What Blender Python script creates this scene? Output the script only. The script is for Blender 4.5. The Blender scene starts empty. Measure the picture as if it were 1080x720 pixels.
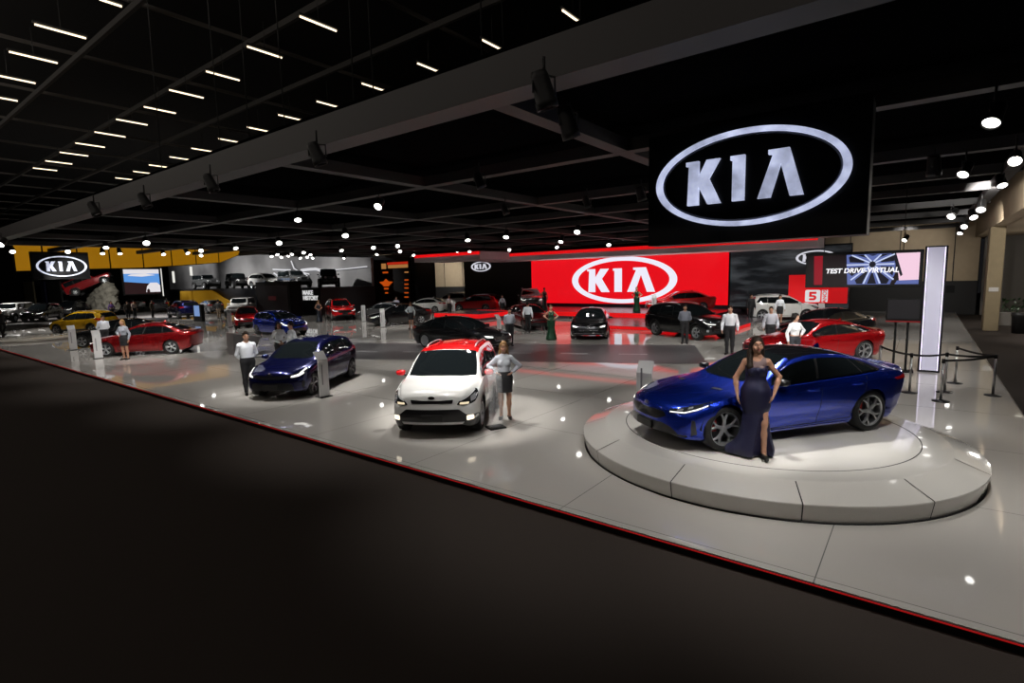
import bpy, bmesh, math, random
import numpy as np
from mathutils import Vector, Matrix, Quaternion
from mathutils.bvhtree import BVHTree
from mathutils.geometry import delaunay_2d_cdt

random.seed(7)
scene = bpy.context.scene
COL = scene.collection
R = math.radians

# ---------------------------------------------------------------- camera geometry
CAM_H = 3.1
CX, CY = 540.0, 360.0
def _axes():
    vp1, vp2 = np.array((-200., 310.)), np.array((976., 282.))
    c = np.array((CX, CY))
    f = math.sqrt(-np.dot(vp1 - c, vp2 - c))
    a = np.array([*(vp1 - c), f]); a /= np.linalg.norm(a)
    b = np.array([*(vp2 - c), f]); b -= a * a.dot(b); b /= np.linalg.norm(b)
    X, Y = -a, b
    return f, np.stack([X, Y, np.cross(X, Y)], 1)
FOC, ROT = _axes()
def ray(px, py):
    return ROT.T @ np.array([px - CX, py - CY, FOC])
def gz(px, py, z=0.0):
    d = ray(px, py); t = (z - CAM_H) / d[2]
    return float(d[0] * t), float(d[1] * t)
def gy(px, py, y):
    d = ray(px, py); t = y / d[1]
    return float(d[0] * t), float(d[2] * t + CAM_H)
def gx(px, py, x):
    d = ray(px, py); t = x / d[0]
    return float(d[1] * t), float(d[2] * t + CAM_H)

# ---------------------------------------------------------------- tagging
def tag(o, label=None, cat=None, group=None, kind=None):
    if label: o['label'] = label
    if cat: o['category'] = cat
    if group: o['group'] = group
    if kind: o['kind'] = kind
    return o
def empty(name, loc=(0, 0, 0), rz=0.0, label=None, cat=None, group=None):
    o = bpy.data.objects.new(name, None)
    o.empty_display_size = 0.1
    o.location = loc; o.rotation_euler = (0, 0, rz)
    COL.objects.link(o)
    return tag(o, label, cat, group)
def link(name, me, parent=None, loc=None, rot=None):
    o = bpy.data.objects.new(name, me)
    COL.objects.link(o)
    if parent is not None: o.parent = parent
    if loc is not None: o.location = loc
    if rot is not None: o.rotation_euler = rot
    return o
def struct(name, me):
    return tag(link(name, me), kind='structure')
def copy_tree(root, loc=None, rz=None):
    def rec(o, parent):
        c = o.copy()
        if parent is not None:
            c.parent = parent
        COL.objects.link(c)
        for ch in list(o.children):
            rec(ch, c)
        return c
    c = rec(root, None)
    if loc is not None: c.location = loc
    if rz is not None: c.rotation_euler = (0, 0, rz)
    return c

# ---------------------------------------------------------------- materials
MATS = {}
def srgb(r, g, b):
    f = lambda v: (v / 255 / 12.92) if v / 255 <= 0.04045 else ((v / 255 + 0.055) / 1.055) ** 2.4
    return (f(r), f(g), f(b))
def mat(name, rgb, rough=0.5, metal=0.0, coat=0.0, emit=None, es=0.0, noise=0.0, nscale=20.0, bump=0.0, spec=0.5, alpha=1.0, trans=0.0):
    if name in MATS: return MATS[name]
    m = bpy.data.materials.new(name); m.use_nodes = True
    nt = m.node_tree; p = nt.nodes['Principled BSDF']
    p.inputs['Base Color'].default_value = (*rgb, 1)
    p.inputs['Roughness'].default_value = rough
    p.inputs['Metallic'].default_value = metal
    p.inputs['Coat Weight'].default_value = coat
    p.inputs['Coat Roughness'].default_value = 0.03
    p.inputs['Specular IOR Level'].default_value = spec
    p.inputs['Alpha'].default_value = alpha
    p.inputs['Transmission Weight'].default_value = trans
    if emit:
        p.inputs['Emission Color'].default_value = (*emit, 1)
        p.inputs['Emission Strength'].default_value = es
    if noise > 0 or bump > 0:
        tc = nt.nodes.new('ShaderNodeTexCoord')
        nz = nt.nodes.new('ShaderNodeTexNoise'); nz.inputs['Scale'].default_value = nscale
        nz.inputs['Detail'].default_value = 4
        nt.links.new(tc.outputs['Object'], nz.inputs['Vector'])
        if noise > 0:
            mx = nt.nodes.new('ShaderNodeMix'); mx.data_type = 'RGBA'
            mx.inputs[6].default_value = tuple(c * (1 - noise) for c in rgb) + (1,)
            mx.inputs[7].default_value = tuple(min(1, c * (1 + noise)) for c in rgb) + (1,)
            nt.links.new(nz.outputs['Fac'], mx.inputs[0])
            nt.links.new(mx.outputs[2], p.inputs['Base Color'])
        if bump > 0:
            bp = nt.nodes.new('ShaderNodeBump'); bp.inputs['Strength'].default_value = bump
            bp.inputs['Distance'].default_value = 0.01
            nt.links.new(nz.outputs['Fac'], bp.inputs['Height'])
            nt.links.new(bp.outputs['Normal'], p.inputs['Normal'])
    MATS[name] = m
    return m
def paint(name, rgb, metal=0.7, rough=0.24):
    """car paint with a fine metallic flake and a clear coat"""
    if name in MATS: return MATS[name]
    m = mat(name, rgb, rough=rough, metal=metal, coat=1.0)
    nt = m.node_tree; p = nt.nodes['Principled BSDF']
    tc = nt.nodes.new('ShaderNodeTexCoord')
    nz = nt.nodes.new('ShaderNodeTexNoise'); nz.inputs['Scale'].default_value = 900
    nt.links.new(tc.outputs['Object'], nz.inputs['Vector'])
    mx = nt.nodes.new('ShaderNodeMix'); mx.data_type = 'RGBA'
    mx.inputs[6].default_value = tuple(c * 0.88 for c in rgb) + (1,)
    mx.inputs[7].default_value = tuple(min(1, c * 1.12) for c in rgb) + (1,)
    nt.links.new(nz.outputs['Fac'], mx.inputs[0]); nt.links.new(mx.outputs[2], p.inputs['Base Color'])
    return m
def emat(name, rgb, s=1.0):
    return mat(name, (0.004, 0.004, 0.004), rough=0.5, emit=rgb, es=s, spec=.15)

# ---------------------------------------------------------------- mesh helpers
class MB:
    """collects simple solids into one mesh"""
    def __init__(self):
        self.v, self.f, self.mi, self.sm = [], [], [], []
    def add(self, vs, fs, mi=0, smooth=False):
        b = len(self.v)
        self.v.extend(tuple(map(float, v)) for v in vs)
        self.f.extend(tuple(b + i for i in f) for f in fs)
        self.mi.extend([mi] * len(fs)); self.sm.extend([smooth] * len(fs))
        return self
    def box(self, c, s, rz=0.0, mi=0, bev=0.0, M=None):
        x, y, z = (d / 2 for d in s)
        if bev > 0:
            b = min(bev, x * .9, y * .9, z * .9)
            bm = bmesh.new(); bmesh.ops.create_cube(bm, size=1.0)
            for v in bm.verts: v.co = (v.co.x * 2 * x, v.co.y * 2 * y, v.co.z * 2 * z)
            bmesh.ops.bevel(bm, geom=bm.edges[:] + bm.verts[:], offset=b, segments=2, affect='EDGES', profile=.5)
            vs = [v.co.copy() for v in bm.verts]
            fs = [[v.index for v in f.verts] for f in bm.faces]; bm.free()
        else:
            vs = [Vector((sx * x, sy * y, sz * z)) for sx in (-1, 1) for sy in (-1, 1) for sz in (-1, 1)]
            fs = [(0, 1, 3, 2), (4, 6, 7, 5), (0, 4, 5, 1), (2, 3, 7, 6), (0, 2, 6, 4), (1, 5, 7, 3)]
        T = Matrix.Translation(c) @ (M.to_4x4() if M else Matrix.Rotation(rz, 4, 'Z'))
        return self.add([T @ v for v in vs], fs, mi)
    def tube(self, pts, r, n=10, mi=0, cap=True, smooth=True):
        pts = [Vector(p) for p in pts]
        rs = r if isinstance(r, (list, tuple)) else [r] * len(pts)
        vs, fs = [], []
        up = Vector((0, 0, 1))
        prev = None
        for i, p in enumerate(pts):
            t = (pts[min(i + 1, len(pts) - 1)] - pts[max(i - 1, 0)]).normalized()
            if prev is None:
                a = t.cross(up)
                if a.length < 1e-3: a = t.cross(Vector((1, 0, 0)))
            else:
                a = prev - t * prev.dot(t)
            a.normalize(); prev = a
            b = t.cross(a)
            for k in range(n):
                th = 2 * math.pi * k / n
                vs.append(p + (a * math.cos(th) + b * math.sin(th)) * rs[i])
        for i in range(len(pts) - 1):
            for k in range(n):
                k2 = (k + 1) % n
                fs.append((i * n + k, i * n + k2, (i + 1) * n + k2, (i + 1) * n + k))
        self.add(vs, fs, mi, smooth)
        if cap:
            b0 = len(self.v) - len(vs)
            self.f.append(tuple(b0 + k for k in range(n))[::-1]); self.mi.append(mi); self.sm.append(False)
            e = b0 + (len(pts) - 1) * n
            self.f.append(tuple(e + k for k in range(n))); self.mi.append(mi); self.sm.append(False)
        return self
    def lathe(self, prof, n=24, mi=0, M=None, smooth=True, closed=False):
        """prof: (r, h) pairs about +Z; M places it"""
        M = M or Matrix.Identity(4)
        vs, fs = [], []
        m = len(prof)
        for r, h in prof:
            for k in range(n):
                t = 2 * math.pi * k / n
                vs.append(M @ Vector((r * math.cos(t), r * math.sin(t), h)))
        rng = range(m) if closed else range(m - 1)
        for i in rng:
            j = (i + 1) % m
            for k in range(n):
                k2 = (k + 1) % n
                fs.append((i * n + k, i * n + k2, j * n + k2, j * n + k))
        return self.add(vs, fs, mi, smooth)
    def cyl(self, a, b, r, n=16, mi=0, r2=None):
        return self.tube([a, b], [r, r if r2 is None else r2], n, mi)
    def ball(self, c, r, mi=0, n=12, M=None):
        rx, ry, rz = (r, r, r) if not isinstance(r, (tuple, list)) else r
        vs, fs = [], []
        m = max(5, n // 2)
        for i in range(m + 1):
            ph = math.pi * i / m - math.pi / 2
            for k in range(n):
                t = 2 * math.pi * k / n
                p = Vector((rx * math.cos(ph) * math.cos(t), ry * math.cos(ph) * math.sin(t), rz * math.sin(ph)))
                vs.append((M @ p if M else p) + Vector(c))
        for i in range(m):
            for k in range(n):
                k2 = (k + 1) % n
                fs.append((i * n + k, i * n + k2, (i + 1) * n + k2, (i + 1) * n + k))
        return self.add(vs, fs, mi, True)
    def prism(self, poly, d, M=None, mi=0):
        """2D polygon in XY extruded by d along +Z, placed by M"""
        M = M or Matrix.Identity(4)
        n = len(poly)
        area = sum(poly[i][0] * poly[(i + 1) % n][1] - poly[(i + 1) % n][0] * poly[i][1] for i in range(n))
        if area < 0: poly = poly[::-1]
        vs = [M @ Vector((x, y, 0)) for x, y in poly] + [M @ Vector((x, y, d)) for x, y in poly]
        fs = [(i, (i + 1) % n, n + (i + 1) % n, n + i) for i in range(n)]
        tris = delaunay_2d_cdt([Vector(p) for p in poly], [], [list(range(n))], 1, 1e-6)
        if len(tris[0]) == n:
            om = tris[3]
            mp = [o[0] if o else i for i, o in enumerate(om)]
            for t in tris[2]:
                t = [mp[i] for i in t]
                fs.append(tuple(n + i for i in t)); fs.append(tuple(t[::-1]))
        else:
            fs.append(tuple(range(n, 2 * n))); fs.append(tuple(range(n))[::-1])
        return self.add(vs, fs, mi)
    def ring(self, ro, ri, d, M=None, mi=0, n=72):
        """elliptic ring ro=(a,b), ri=(a,b), extruded d along +Z"""
        M = M or Matrix.Identity(4)
        vs, fs = [], []
        for (a, b), z in ((ro, 0), (ro, d), (ri, d), (ri, 0)):
            for k in range(n):
                t = 2 * math.pi * k / n
                vs.append(M @ Vector((a * math.cos(t), b * math.sin(t), z)))
        for i in range(4):
            j = (i + 1) % 4
            for k in range(n):
                k2 = (k + 1) % n
                fs.append((i * n + k, i * n + k2, j * n + k2, j * n + k))
        return self.add(vs, fs, mi)
    def mesh(self, name, *mats):
        me = bpy.data.meshes.new(name)
        me.from_pydata(self.v, [], self.f)
        for m in mats: me.materials.append(m)
        me.polygons.foreach_set('material_index', self.mi)
        me.polygons.foreach_set('use_smooth', self.sm)
        me.update()
        return me
    def build(self, name, mats, parent=None, loc=None, rot=None):
        if not isinstance(mats, (list, tuple)): mats = [mats]
        return link(name, self.mesh(name, *mats), parent, loc, rot)

def sharpen(me, ang=35):
    """smooth shading with hard edges above an angle"""
    bm = bmesh.new(); bm.from_mesh(me)
    for f in bm.faces: f.smooth = True
    for e in bm.edges:
        if len(e.link_faces) == 2 and e.calc_face_angle(0) > R(ang): e.smooth = False
    bm.to_mesh(me); bm.free()
    return me

def pchip(pts):
    xs = np.array([p[0] for p in pts], float); ys = np.array([p[1] for p in pts], float)
    h = np.diff(xs); d = np.diff(ys) / h
    m = np.zeros(len(xs))
    for i in range(1, len(xs) - 1):
        if d[i - 1] * d[i] > 0:
            w1, w2 = 2 * h[i] + h[i - 1], h[i] + 2 * h[i - 1]
            m[i] = (w1 + w2) / (w1 / d[i - 1] + w2 / d[i])
    m[0], m[-1] = d[0], d[-1]
    def f(x):
        x = np.clip(np.asarray(x, float), xs[0], xs[-1])
        i = np.clip(np.searchsorted(xs, x) - 1, 0, len(h) - 1)
        t = (x - xs[i]) / h[i]
        return ((1 + 2 * t) * (1 - t) ** 2 * ys[i] + t * (1 - t) ** 2 * h[i] * m[i]
                + t * t * (3 - 2 * t) * ys[i + 1] + t * t * (t - 1) * h[i] * m[i + 1])
    return f
def round_poly(pts, r, n=4):
    out = []
    N = len(pts)
    for i in range(N):
        a, b, c = (np.array(pts[(i + k - 1) % N], float) for k in range(3))
        la, lc = np.linalg.norm(a - b), np.linalg.norm(c - b)
        if la < 1e-6 or lc < 1e-6: continue
        q = min(r, la * .45, lc * .45)
        p0, p1 = b + (a - b) / la * q, b + (c - b) / lc * q
        for k in range(n + 1):
            t = k / n
            out.append(tuple((1 - t) ** 2 * p0 + 2 * t * (1 - t) * b + t * t * p1))
    return out
def resample(poly, step):
    out = []
    N = len(poly)
    for i in range(N):
        a, b = np.array(poly[i]), np.array(poly[(i + 1) % N])
        L = np.linalg.norm(b - a)
        if L < 1e-5: continue
        k = max(1, int(math.ceil(L / step)))
        for j in range(k): out.append(tuple(a + (b - a) * j / k))
    return out
def inside(poly, x, y):
    c = False; n = len(poly); j = n - 1
    for i in range(n):
        xi, yi = poly[i]; xj, yj = poly[j]
        if (yi > y) != (yj > y) and x < (xj - xi) * (y - yi) / (yj - yi) + xi: c = not c
        j = i
    return c
# ---------------------------------------------------------------- cars
def rim_mesh(style, rr, hw, m):
    """alloy rim about local Y (outer face towards +Y): barrel, spokes, hub"""
    b = MB()
    My = Matrix.Rotation(R(-90), 4, 'X')      # lathe Z -> +Y
    b.lathe([(rr * .995, hw), (rr * .93, hw - .012), (rr * .90, hw - .05), (rr * .86, -hw * .2), (rr * .93, -hw), (rr, -hw)], 36, 0, My)
    n, kind = style
    def spoke(a0, w0, a1, w1, r0, r1, y0, y1, th=.028):
        def P(a, r, off, y): 
            return Vector((r * math.sin(a) + off * math.cos(a), y, r * math.cos(a) - off * math.sin(a)))
        vs = []
        for a, w, r, y in ((a0, w0, r0, y0), (a0 * .45 + a1 * .55, (w0 + w1) / 2, (r0 + r1) / 2, (y0 + y1) / 2 + .008), (a1, w1, r1, y1)):
            vs += [P(a, r, -w, y), P(a, r, -w * .55, y + .006), P(a, r, w * .55, y + .006), P(a, r, w, y), P(a, r, w, y - th), P(a, r, -w, y - th)]
        fs = []
        for i in (0, 6):
            for k in range(6):
                k2 = (k + 1) % 6
                fs.append((i + k, i + k2, i + 6 + k2, i + 6 + k))
        b.add(vs, fs)
    yo, yi = hw - .022, hw - .035
    for k in range(n):
        a = 2 * math.pi * k / n
        if kind == 'y':
            spoke(a, .030, a, .022, rr * .14, rr * .55, yi, yo)
            for s in (-1, 1): spoke(a, .020, a + s * .27, .013, rr * .45, rr * .94, yo - .003, yo)
        elif kind == 'twin':
            for s in (-1, 1): spoke(a + s * .06, .016, a + s * .17, .020, rr * .14, rr * .94, yi, yo)
        elif kind == 'blade':
            spoke(a, .035, a + .12, .052, rr * .13, rr * .94, yi, yo)
        else:
            spoke(a, .016, a, .013, rr * .14, rr * .94, yi, yo)
    b.lathe([(0.001, hw - .02), (rr * .13, hw - .023), (rr * .2, hw - .035), (rr * .2, hw - .07)], 20, 0, My)
    me = b.mesh('rim', m); return sharpen(me, 40)

def tyre_mesh(rt, rr, hw, m):
    b = MB()
    My = Matrix.Rotation(R(-90), 4, 'X')
    p = [(rr * .985, hw * .96), (rr + (rt - rr) * .35, hw * 1.04), (rt - .03, hw * 1.0), (rt - .006, hw * .86), (rt, hw * .6), (rt, -hw * .6),
         (rt - .006, -hw * .86), (rt - .03, -hw), (rr + (rt - rr) * .35, -hw * 1.04), (rr * .985, -hw * .96)]
    b.lathe(p, 40, 0, My, closed=True)
    return sharpen(b.mesh('tyre', m), 50)

class Car:
    def __init__(self, spec, name, label, loc, heading, col, group=None, **kw):
        s = dict(spec); s.update(kw); self.s = s
        self.L, self.W, self.wb, self.fo = s['L'], s['W'], s['wb'], s['fo']
        self.rt = s['rt']
        self.a = self.fo + self.wb / 2
        self.root = empty(name, loc, heading, label, s.get('cat', 'car'), group)
        self.col = col
        self.blk = mat('black_trim', (.008, .008, .009), .35, coat=.3)
        self.dark = mat('wheel_well_black', (.004, .004, .004), .8)
        self.glass = mat('tinted_glass', (.006, .008, .009), .03, spec=.8, coat=1.0)
        self.chrome = mat('chrome', (.75, .75, .77), .12, 1.0)
        self.body()
        self.details()
    def X(self, s): return self.a - s
    def body(self):
        S = self.s; L, W = self.L, self.W
        zt, zs, w, wr, cr = (pchip(S[k]) for k in ('top', 'belt', 'half', 'corner', 'crown'))
        zr = S['rocker']
        ra = self.rt + S.get('gap', .045)
        ax = (self.fo, self.fo + self.wb)
        rc = S.get('nose_r', .10)
        st = set(np.round(np.arange(rc, L - rc, .055), 4))
        st |= {round(rc * (1 - math.cos(f)), 4) for f in np.linspace(0, math.pi / 2, 6)}
        st |= {round(L - rc * (1 - math.cos(f)), 4) for f in np.linspace(0, math.pi / 2, 6)}
        for x in ax:
            st = {q for q in st if abs(q - x) > ra + .01}
            for f in np.linspace(0, math.pi, 25): st.add(round(x + ra * math.cos(f), 4))
            st |= {round(x + ra + .004, 4), round(x - ra - .004, 4)}
        st |= set(S.get('stations', ()))
        st = np.array(sorted(st))
        bowF, bowR = S.get('bow', (.28, .2))
        lf = pchip(S.get('lean_f', [(0, 0), (3, 0)])); lr = pchip(S.get('lean_r', [(0, 0), (3, 0)]))
        def warp(s, y, z):
            q = (abs(y) / (W / 2)) ** 2.3
            d = s + bowF * q * max(0, 1 - s / .9) ** 1.3 + float(lf(z)) * max(0, 1 - s / .55)
            e = L - s
            return d - bowR * q * max(0, 1 - e / .9) ** 1.3 - float(lr(z)) * max(0, 1 - e / .55)
        self.warp = warp
        dprof = pchip(S.get('side', [(0, .085), (.12, .035), (.3, .012), (.52, 0), (.75, .008), (.9, .02), (1, .05)]))
        ledge = S.get('ledge', .02)
        rows = []
        for s in st:
            Z0, Zs, Zt, Wd, Wr, C = zr, float(zs(s)), float(zt(s)), float(w(s)), float(wr(s)), float(cr(s))
            Z0 += max(0, (.35 - s) * S.get('lift_f', .12)) + max(0, (.45 - (L - s)) * S.get('lift_r', .3))
            zb = Z0
            for x in ax:
                if abs(s - x) <= ra + 1e-4:
                    zb = max(zb, self.rt + math.sqrt(max(0, ra * ra - (s - x) ** 2)))
            pts = []
            for k in range(11):
                u = k / 10
                z = zb + (Zs - zb) * u
                t = (z - Z0) / (Zs - Z0)
                pts.append((Wd - float(dprof(max(0, t))), z))
            pts.insert(0, (pts[0][0] - .05, zb + .002))
            A = (pts[-1][0] - ledge, Zs + .004); Cc = (min(Wr, A[0] - .02), max(Zt - C, A[1] + .004))
            bul = S.get('bulge', .02) * min(1, (Cc[1] - A[1]) / .3)
            for f in (0, .22, .48, .72, .88):
                pts.append((A[0] + (Cc[0] - A[0]) * f + bul * 4 * f * (1 - f), A[1] + (Cc[1] - A[1]) * f))
            P0 = pts[-1]; yq = Cc[0] * .82
            P2 = (yq, Zt - C * .82 ** 2)
            for t in (.3, .55, .8):
                pts.append(((1 - t) ** 2 * P0[0] + 2 * t * (1 - t) * Cc[0] + t * t * P2[0], (1 - t) ** 2 * P0[1] + 2 * t * (1 - t) * Cc[1] + t * t * P2[1]))
            for f in (1, .75, .5, .25, 0):
                y = yq * f; pts.append((y, Zt - C * (y / Cc[0]) ** 2))
            ins = 0.0
            for e in (s, L - s):
                if e < rc: ins = rc * (1 - math.sqrt(max(0, 1 - (1 - e / rc) ** 2)))
            if ins > 0:
                zl, zh = pts[1][1], Zt
                k = (zh - zl - 1.0 * ins) / (zh - zl)
                pts = [(max(0, y * (Wd - ins) / Wd), zl + .55 * ins + (z - zl) * k) for y, z in pts]
            rows.append(pts)
        n = len(rows[0]); m = len(rows)
        V, F, info = [], [], []
        def addv(s, y, z):
            V.append((self.X(warp(s, y, z)), y, z)); return len(V) - 1
        for sg in (1, -1):
            idx = [[addv(st[i], sg * y, z) for (y, z) in rows[i]] for i in range(m)]
            for i in range(m - 1):
                for j in range(n - 1):
                    q = (idx[i][j], idx[i + 1][j], idx[i + 1][j + 1], idx[i][j + 1])
                    F.append(q if sg < 0 else q[::-1]); info.append(((st[i] + st[i + 1]) / 2, j))
            K = 7
            for i, fl in ((0, 1), (m - 1, -1)):
                g = [[idx[i][j]] + [addv(st[i], sg * rows[i][j][0] * (1 - k / K), rows[i][j][1]) for k in range(1, K + 1)] for j in range(1, n)]
                for j in range(len(g) - 1):
                    for k in range(K):
                        q = (g[j][k], g[j + 1][k], g[j + 1][k + 1], g[j][k + 1])
                        F.append(q if sg * fl > 0 else q[::-1]); info.append((st[i], j + 1))
        F = [q[::-1] for q in F]
        self.bvh = BVHTree.FromPolygons(V, F)
        self.V, self.F = V, F
        r0, r1 = S.get('roof', (9, 9))
        clad = S.get('clad', 0)
        sets = {'body': [], 'roof': [], 'cladding': []}
        for q, (s, j) in zip(F, info):
            if j >= 17 and r0 < s < r1: sets['roof'].append(q)
            elif j <= clad and clad: sets['cladding'].append(q)
            else: sets['body'].append(q)
        for nm, fs in sets.items():
            if not fs: continue
            b = MB(); b.v = list(V); b.f = fs; b.mi = [0] * len(fs); b.sm = [True] * len(fs)
            me = b.mesh(nm, {'body': self.col, 'roof': S.get('roof_mat', self.col), 'cladding': self.blk}[nm])
            bm = bmesh.new(); bm.from_mesh(me)
            bmesh.ops.delete(bm, geom=[v for v in bm.verts if not v.link_faces], context='VERTS')
            bmesh.ops.remove_doubles(bm, verts=bm.verts, dist=.0008)
            bmesh.ops.dissolve_degenerate(bm, edges=bm.edges, dist=.0004)
            bm.to_mesh(me); bm.free()
            o = link(nm, sharpen(me, 38), self.root)
            if nm == 'roof' and 'roof_label' in S: o['label'] = S['roof_label']
        # underbody and wheel-arch liners
        b = MB()
        h = W / 2 - .26
        b.box((self.X((ax[0] + ax[1]) / 2), 0, (zr + .42) / 2 + .03), (self.wb - 2 * ra + .02, W - .2, .42 - zr))
        b.box((self.X(.1 + (ax[0] - .1) / 2 + .2), 0, .42), (ax[0] + ra * 0 - .1, 2 * h, .3))
        b.box((self.X((ax[1] + L) / 2 - .12), 0, .45), (L - ax[1] - .15, 2 * h, .3))
        for x in ax:
            for sg in (-1, 1):
                prof = []
                vs, fs = [], []
                for k in range(15):
                    t = math.pi * k / 14
                    for y in (h - .1, W / 2 - .065):
                        vs.append((self.X(x) + (ra + .02) * math.cos(t), sg * y, self.rt + (ra + .02) * math.sin(t)))
                for k in range(14): fs.append((2 * k, 2 * k + 1, 2 * k + 3, 2 * k + 2))
                vs.append((self.X(x), sg * (h - .1), self.rt))
                c = len(vs) - 1
                for k in range(14): fs.append((c, 2 * k, 2 * k + 2))
                b.add(vs, fs)
        b.build('underbody', self.dark, self.root)
    # -- panels laid on the body surface
    def cast(self, proj, u, v, side=1):
        if proj == 'side': o, d = Vector((self.X(u), side * 2, v)), Vector((0, -side, 0))
        elif proj == 'front': o, d = Vector((5, side * u, v)), Vector((-1, 0, 0))
        elif proj == 'rear': o, d = Vector((-5, side * u, v)), Vector((1, 0, 0))
        elif proj == 'corner':    # seen from 45 degrees off the nose; u measured across that view
            d = Vector((-1, -side, 0)).normalized(); o = Vector((0, 0, v)) - d * 6 + Vector((-1, side, 0)).normalized() * ((u - self.a) / math.sqrt(2))
        elif proj == 'rcorner':
            d = Vector((1, -side, 0)).normalized(); o = Vector((0, 0, v)) - d * 6 + Vector((1, side, 0)).normalized() * ((u + self.a - self.L) / math.sqrt(2))
        else: o, d = Vector((self.X(u), side * v, 3)), Vector((0, 0, -1))
        p, nrm, i, dist = self.bvh.ray_cast(o, d)
        if p is None:
            q = {'side': Vector((self.X(u), side * self.W / 2, v)), 'front': Vector((self.a, side * u, v)), 'rear': Vector((self.a - self.L, side * u, v))}.get(proj, o + d * 4)
            p, nrm, i, dist = self.bvh.find_nearest(q)
        if nrm.dot(d) > 0: nrm = -nrm
        return p, nrm
    def panel(self, name, proj, pts, m, off=.006, sides=(1, -1), rnd=.03, res=.07, parent=None, depth=.02):
        out = []
        poly = resample(round_poly(pts, rnd) if rnd else list(pts), res * .5)
        us = [p[0] for p in poly]; vs_ = [p[1] for p in poly]
        cand = []
        g = res
        for x in np.arange(min(us) + g / 2, max(us), g):
            for y in np.arange(min(vs_) + g / 2, max(vs_), g):
                if inside(poly, x, y) and min((x - p[0]) ** 2 + (y - p[1]) ** 2 for p in poly) > (g * .35) ** 2:
                    cand.append((x, y))
        n = len(poly)
        r = delaunay_2d_cdt([Vector(p) for p in poly] + [Vector(p) for p in cand], [], [list(range(n))], 1, 1e-7)
        pv, tf = r[0], r[2]
        # boundary edges
        cnt = {}
        for t in tf:
            for i in range(len(t)):
                e = (t[i], t[(i + 1) % len(t)]); k = tuple(sorted(e)); cnt.setdefault(k, []).append(e)
        bed = [e[0] for e in cnt.values() if len(e) == 1]
        for sd in sides:
            top, bot = [], []
            for p in pv:
                q, nn = self.cast(proj, p[0], p[1], sd)
                top.append(q + nn * off); bot.append(q - nn * depth)
            N = len(top)
            c = top[tf[0][0]]
            nrm = (top[tf[0][1]] - c).cross(top[tf[0][2]] - c)
            q, nn = self.cast(proj, pv[tf[0][0]][0], pv[tf[0][0]][1], sd)
            flip = nrm.dot(nn) < 0
            fs = [tuple(t[::-1]) if flip else tuple(t) for t in tf]
            for a, bb in bed:
                f = (a, a + N, bb + N, bb)
                fs.append(f[::-1] if flip else f)
            b = MB(); b.add(top + bot, fs, 0, True)
            me = sharpen(b.mesh(name, m), 50)
            out.append(link(name, me, parent or self.root))
        return out
    def strip(self, name, proj, line, wd, m, off=.004, sides=(1, -1), parent=None, closed=False, step=.05):
        P = [np.array(p, float) for p in line]
        pts = []
        rng = len(P) if closed else len(P) - 1
        for i in range(rng):
            a, b_ = P[i], P[(i + 1) % len(P)]
            k = max(1, int(np.linalg.norm(b_ - a) / step))
            pts += [a + (b_ - a) * j / k for j in range(k)]
        if not closed: pts.append(P[-1])
        out = []
        n = len(pts)
        for sd in sides:
            vs, fs = [], []
            for i, p in enumerate(pts):
                if closed: t = pts[(i + 1) % n] - pts[i - 1]
                else: t = pts[min(i + 1, n - 1)] - pts[max(i - 1, 0)]
                t = t / (np.linalg.norm(t) + 1e-9); nn2 = np.array([-t[1], t[0]]) * wd / 2
                for q in (p - nn2, p + nn2):
                    h, nn = self.cast(proj, q[0], q[1], sd)
                    vs += [h + nn * off, h - nn * .012]
            for i in range(n if closed else n - 1):
                j = (i + 1) % n
                a, c = 4 * i, 4 * j
                fs += [(a, a + 2, c + 2, c), (a, c, c + 1, a + 1), (a + 2, a + 3, c + 3, c + 2)]
            if not closed: fs += [(0, 1, 3, 2), (4 * n - 4, 4 * n - 2, 4 * n - 1, 4 * n - 3)]
            b = MB(); b.add(vs, fs, 0, False)
            bm = bmesh.new(); me = b.mesh(name, m); bm.from_mesh(me); bmesh.ops.recalc_face_normals(bm, faces=bm.faces); bm.to_mesh(me); bm.free()
            out.append(link(name, me, parent or self.root))
        return out
    def wheels(self):
        S = self.s; rt = self.rt; rr = S.get('rr', rt * .70); hw = S.get('tw', .11)
        tm = tyre_mesh(rt, rr, hw, mat('tyre_rubber', (.012, .012, .012), .75))
        rm = rim_mesh(S.get('spokes', (5, 'y')), rr, hw, S.get('rim_mat') or mat('alloy', (.50, .51, .53), .36, .8))
        b = MB(); My = Matrix.Rotation(R(-90), 4, 'X')
        b.lathe([(.001, .02), (rr * .78, .02), (rr * .78, -.01), (.001, -.01)], 28, 0, My)
        dm = b.mesh('brake_disc', mat('disc_iron', (.06, .06, .065), .4, .8))
        bk = MB(); bk.lathe([(.001, -.02), (rr * .97, -.02)], 24, 0, My)
        km = bk.mesh('rim_back', self.dark)
        cal = None
        if S.get('caliper'):
            c = MB(); c.box((rr * .55, .03, .06), (.07, .05, .2), bev=.012); cal = c.mesh('brake_caliper', S['caliper'])
        for x in (self.fo, self.fo + self.wb):
            for sg in (1, -1):
                w = link('wheel', tm, self.root, (self.X(x), sg * (self.W / 2 - hw - S.get('wheel_in', .035)), rt), (0, 0, 0 if sg > 0 else math.pi))
                link('rim', rm, w, None, (0, .35 * (x != self.fo), 0)); link('brake_disc', dm, w); link('rim_back', km, w)
                if cal: link('brake_caliper', cal, w)
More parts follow.
